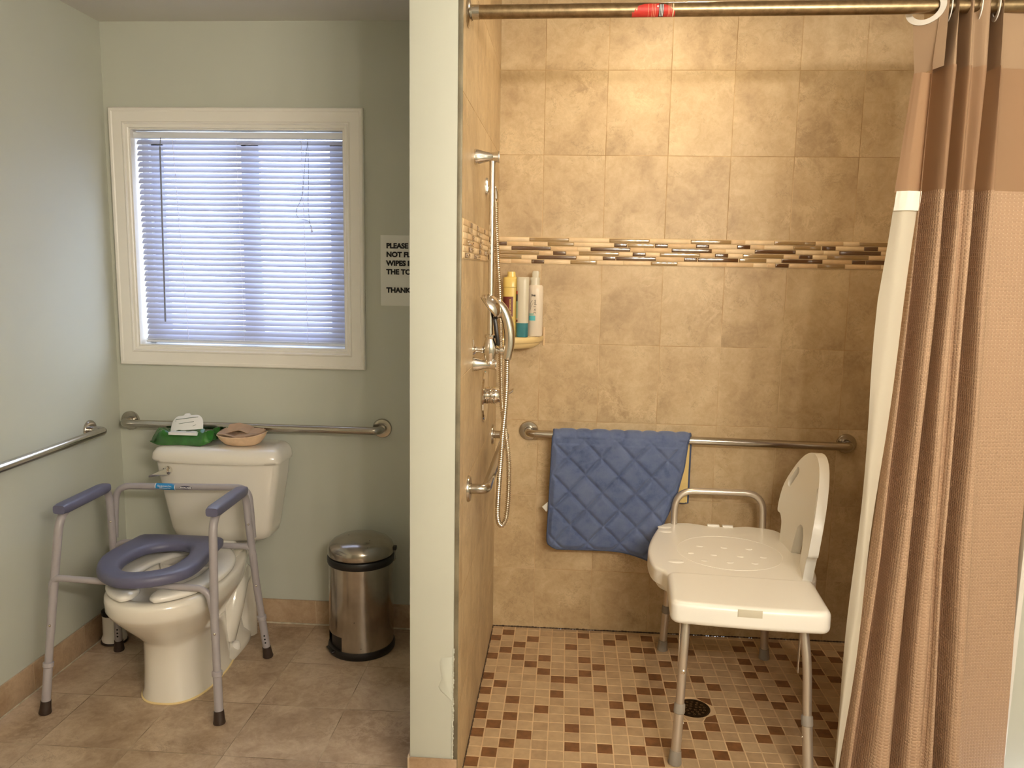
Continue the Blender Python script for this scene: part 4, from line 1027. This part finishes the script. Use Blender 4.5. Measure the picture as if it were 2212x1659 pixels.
for j in range(nv+1):
    s = j/nv; ro, ri = [], []
    for i in range(nu+1):
        u = i/nu
        if s < .16:                                    # back flap up to the bar
            t = s/.16; z = .56+(barZ-.56)*t; xl, xr = .236, .757
            x = xl+(xr-xl)*u; nrm = Vector((0, 1, 0)); p = Vector((x, barY+Rb, z))
        elif s < .26:
            a = (s-.16)/.10*PI; xl, xr = .232, .757-.016*(s-.16)/.10; x = xl+(xr-xl)*u
            nrm = Vector((0, math.cos(a), math.sin(a))); p = Vector((x, barY+Rb*math.cos(a), barZ+Rb*math.sin(a)))
        else:
            t = (s-.26)/.74; zb = zbot(u); z = barZ+(zb-barZ)*t
            zz = barZ+(.365-barZ)*t; xl, xr = fx(left, zz), fx(right, zz)
            x = xl+(xr-xl)*u; curl = max(0, (u-.72)/.28)**2*max(0, t-.25)*.10
            y = barY-Rb-.012*math.sin(t*PI)*.6-curl*.35+.004*math.sin(u*7+t*3)
            nrm = Vector((0, -1, 0)); p = Vector((x, y, z))
        edge = min(1, min(u, 1-u)/.035)*(min(1, (1-s)/.03))
        q = quilt(p.x, p.z if s >= .26 else (1.3-p.z if s < .16 else barZ+.02)) if True else 0
        bulge = (.0125 if s > .30 else .005)*q*edge
        ro.append(p+nrm*(.004+bulge)); ri.append(p-nrm*.001)
    front.append(ro); inner.append(ri)
def grid_obj(rows, name, mat, parent, angle=180):
    n_ = len(rows[0]); b = B(); b.vf([p for r in rows for p in r], [(i*n_+j, i*n_+j+1, (i+1)*n_+j+1, (i+1)*n_+j) for i in range(len(rows)-1) for j in range(n_-1)])
    return b.build(name, mat, parent, angle=angle, recalc=False)
grid_obj(front, 'quilted_top', 'velour', MT)
grid_obj([r[::3] if False else r for r in inner], 'backing', 'cream', MT)
hem = [front[j][0]*.5+inner[j][0]*.5 for j in range(0, nv+1, 3)]+[front[-1][i]*.5+inner[-1][i]*.5 for i in range(2, nu+1, 3)]+[front[j][-1]*.5+inner[j][-1]*.5 for j in range(nv, -1, -3)]+[front[0][i]*.5+inner[0][i]*.5 for i in range(nu, -1, -3)]
B().tube(hem, .0042, 10).build('binding', 'binding', MT)
B().box((.197, -.078, .515), (.222, -.0765, .545), .0003, rot=(Matrix.Rotation(math.radians(48), 3, 'Y'), Vector((.216, -.077, .53)))).build('care_tag', 'paper', MT)

# ------------------------------------------------------------ transfer bench (built in its own frame)
BN = empty('transfer_bench', (.835, -.52, 0), 'white plastic transfer bench with backrest and arm on aluminium legs in shower', 'shower bench', rotz=math.radians(-4.18))
half = [(-.218,.365),(-.19,.392),(-.15,.402),(-.11,.408),(-.07,.398),(-.035,.387),(.03,.386),(.065,.397),(.105,.408),(.15,.402),(.19,.390),(.217,.36),(.228,.30),(.250,.18),(.258,.05),(.250,-.06),(.228,-.11),(.17,-.165),(-.17,-.165),(-.234,-.105),(-.262,-.06),(-.274,.05),(-.264,.17),(-.238,.30)]
ol = [tuple(p[:2]) for p in cr([(x, y, 0) for x, y in half], 5, True)]
b = slab(ol, .452, .502, .011, 5, top_only=True)
M_ = {'L': True}
# underside step on the sides
b.rings([[Vector((x*.93, y*.95, z)) for x, y in ol] for z in (.430, .456)])
seat = b.build('seat_panel', 'benchp', BN, local=True, angle=50)
def rrect(x0, y0, x1, y1, r, n=6, bow=0):
    pts = []
    for cx, cy, a0 in ((x1-r, y1-r, 0), (x0+r, y1-r, PI/2), (x0+r, y0+r, PI), (x1-r, y0+r, 1.5*PI)):
        for k in range(n+1): a = a0+PI/2*k/n; pts.append((cx+r*math.cos(a), cy+r*math.sin(a)))
    # extra points along the front edge for the bow
    out = []
    for i, p in enumerate(pts):
        out.append(p); q = pts[(i+1) % len(pts)]
        L = math.dist(p, q)
        if L > .06:
            m_ = int(L/.03)
            for k in range(1, m_): t = k/m_; out.append((p[0]+(q[0]-p[0])*t, p[1]+(q[1]-p[1])*t))
    if bow: out = [(x, y-bow*(1-((x-(x0+x1)/2)/((x1-x0)/2))**2)*(1 if y < (y0+y1)/2 else 0)) for x, y in out]
    return out
st = slab(rrect(-.221, -.385, .221, -.140, .028, bow=.008), .449, .516, .017, 6)
for v in st.bm.verts:                                            # the front face sags a little at mid width
    pass
step = st.build('step_panel', 'benchp', BN, local=True, angle=50)
B().box((-.037, -.3945, .490), (.030, -.3925, .512), .0004).build('tape_patch', 'clearb', step, local=True)
b = B().tube([Vector((.0+.175*math.cos(a), .10+.165*math.sin(a), .5022)) for a in [2*PI*k/48 for k in range(49)]], .0006, 6); b.build('seat_groove', 'benchp', seat, local=True)
b = B()
for u_, v_ in ((-.094,.145),(-.011,.145),(.072,.147),(-.131,.071),(-.055,.066),(.033,.068),(.11,.073),(-.092,.007),(-.009,.005),(.072,.009)):
    B().ball((u_, v_, .5018), .0105, seg=16, sc=(1.15, .9, .22)).build('drain_stud', 'benchp', seat, local=True)
b = B()
for u_, v_, sx in ((-.205, .285, 1), (-.205, .335, 1), (-.185, -.02, 1.1)):
    B().ball((u_, v_, .500), .022, seg=18, sc=(1.2*sx, .8, .28)).build('seat_boss', 'benchp', seat, local=True)
B().box((-.045, .375, .495), (.0, .392, .508), .003).box((.01, .375, .495), (.05, .392, .508), .003).build('arm_latch', 'benchp', seat, local=True)
# arm
B().tube(fillet([(-.168, .385, .45), (-.168, .385, .632), (.158, .405, .632), (.160, .405, .45)], [0, .075, .075, 0], 12), .0125, 18).build('arm_rail', 'alu', BN, local=True)
# legs
LG = [((-.168, -.300, .46), (-.174, -.330, .29), (-.186, -.352, .0)), ((.163, -.285, .46), (.178, -.318, .28), (.188, -.385, .0)),
      ((-.168, .335, .46), (-.178, .352, .29), (-.191, .369, .0)), ((.165, .335, .46), (.176, .350, .29), (.190, .366, .0))]
for k, (a, m_, f) in enumerate(LG):
    a, m_, f = Vector(a), Vector(m_), Vector(f); d = m_-f; at = lambda z: f+d*(z/d.z)
    up_ = fillet([a, m_+Vector((0, 0, .05)), at(.17)], .05, 8)
    lg = B().tube(up_, .0128, 18).tube([at(.03), at(.172)], .0146, 18).build('leg', 'alu', BN, local=True)
    B().tube([at(.156), at(.158), at(.182), at(.186)], [.0150, .0168, .0164, .0135], 18).build('collar', 'greyr', lg, local=True)
    B().tube([at(0), at(.003), at(.03), at(.042)], [.019, .0205, .0175, .0165], 18).build('rubber_foot', 'greyr', lg, local=True)
    if k < 2:
        B().lathe([(0, .0), (.0065, 0), (.0065, .003), (.004, .0045), (0, .004)], at(.286)+Vector((0, -.0125, 0)), mat=Vector((0, -1, 0)).to_track_quat('Z', 'Y').to_matrix(), seg=16).build('bolt', 'screw', lg, local=True)
        B().box(at(.37)+Vector((-.018, -.004, -.08)), at(.37)+Vector((-.0155, .012, .07)), .0008).build('leg_brace', 'alu', lg, local=True)
    b = B().ball(at(.125)+Vector((-.0145 if k % 2 else .0145, 0, 0)), .004, seg=10); b.build('snap_button', 'screw', lg, local=True)
# backrest: curved panel with slot and two hand grips
def bmap(a, w_, t=0):
    k = .028*(a/.235)**2
    return Vector((.213+w_*math.sin(math.radians(6))-k+t, .075+a, .5+w_*math.cos(math.radians(6))))
hp_ = [(0,.366),(.05,.360),(.11,.338),(.165,.300),(.215,.248),(.248,.20),(.262,.15),(.262,.10),(.235,.093),(.212,.065),(.205,.02)]
prof_out = [(p.x*.93, p.y) for p in cr([(a, w_, 0) for a, w_ in hp_], 5)]
def back_outline():
    R = prof_out+[(.185, -.005), (.135, -.005), (.066, .0), (.058, .05), (.045, .10), (.02, .118), (0, .121)]
    full = R+[(-a, w_) for a, w_ in reversed(R[1:-1])]
    return full
def dens(pl, d=.01):
    out = []
    for i, p in enumerate(pl):
        q = pl[(i+1) % len(pl)]; L = math.dist(p, q); m_ = max(1, int(L/d))
        for k in range(m_): t = k/m_; out.append((p[0]+(q[0]-p[0])*t, p[1]+(q[1]-p[1])*t))
    return out
def capsule(c, ang, L, r, n=8):
    ca, sa = math.cos(ang), math.sin(ang); pts = []
    for s_, a0 in ((1, -PI/2), (-1, PI/2)):
        for k in range(n+1):
            a = a0+PI*k/n; x, y = s_*L/2+r*math.cos(a), r*math.sin(a); pts.append((c[0]+x*ca-y*sa, c[1]+x*sa+y*ca))
    return pts
bo = dens(back_outline()); holes = [capsule((.165, .245), math.radians(-50), .075, .0135), capsule((-.165, .245), math.radians(50), .075, .0135)]
loops = [bo]+holes
polys = [[Vector((a, w_, 0)) for a, w_ in l] for l in loops]
tris = tessellate_polygon(polys); flatv = [p for l in loops for p in l]
bmb = bmesh.new(); vv = [bmb.verts.new((a, w_, 0)) for a, w_ in flatv]
for t in tris:
    try: bmb.faces.new([vv[i] for i in t])
    except ValueError: pass
for x in [i*.02-.26 for i in range(27)]:
    bmesh.ops.bisect_plane(bmb, geom=bmb.verts[:]+bmb.edges[:]+bmb.faces[:], plane_co=(x, 0, 0), plane_no=(1, 0, 0))
bmesh.ops.dissolve_degenerate(bmb, dist=1e-5, edges=bmb.edges[:])
bmesh.ops.recalc_face_normals(bmb, faces=bmb.faces)
th = .030
geo = bmesh.ops.extrude_face_region(bmb, geom=bmb.faces[:])
nv_ = {g for g in geo['geom'] if isinstance(g, bmesh.types.BMVert)}
for v in bmb.verts:
    a, w_ = v.co.x, v.co.y; v.co = bmap(a, w_, th if v in nv_ else 0)
b = B(); b.merge(bmb)
bk = b.build('backrest', 'benchp', BN, local=True, angle=45)
bv = bk.modifiers.new('bevel', 'BEVEL'); bv.width = .008; bv.segments = 4; bv.limit_method = 'ANGLE'; bv.angle_limit = math.radians(50); bv.harden_normals = False
for s_ in (-1, 1):
    rs = [[bmap(s_*a, w_, t_) for a, t_ in ((.138, .002), (.172, .002), (.172, .026), (.138, .026))] for w_ in (-.055, -.02, .02, .06, .10)]
    po = B().rings(rs).build('backrest_post', 'benchp', BN, local=True, angle=40)
    pv = po.modifiers.new('bevel', 'BEVEL'); pv.width = .005; pv.segments = 3

# ------------------------------------------------------------ lamps of the room (behind and above the view)
V = empty('vanity_lamp', (1.14, -3.5, 1.90), 'four-bulb vanity lamp on the wall behind the camera', 'lamp')
B().box((.65, YF, 1.85), (1.63, YF+.03, 1.95), .006).build('backplate', 'chrome', V)
for x, y, z in BULBS:
    B().lathe([(.02, 0), (.022, .05), (.018, .10)], (x, YF+.03, z), axis='Y', seg=20).build('socket', 'chrome', V)
    B().ball((x, y, z), .048, seg=24).build('bulb', 'bulb', V)
for n_, x, y, r in (('ceiling_light', .62, -.5, .075),):
    Lc = empty(n_, (x, y, ZH), 'recessed round ceiling light above the shower' if n_ == 'ceiling_light' else 'recessed round ceiling light in the room before the shower', 'lamp')
    B().lathe([(r, 0), (r+.018, 0), (r+.018, -.004), (r, -.008)], (x, y, ZH), seg=40, cap=False).build('trim_ring', 'trim', Lc)
    B().lathe([(0, -.0005), (r, -.0005), (r, -.003), (0, -.003)], (x, y, ZH), seg=40, cap=False).build('diffuser', 'led', Lc)
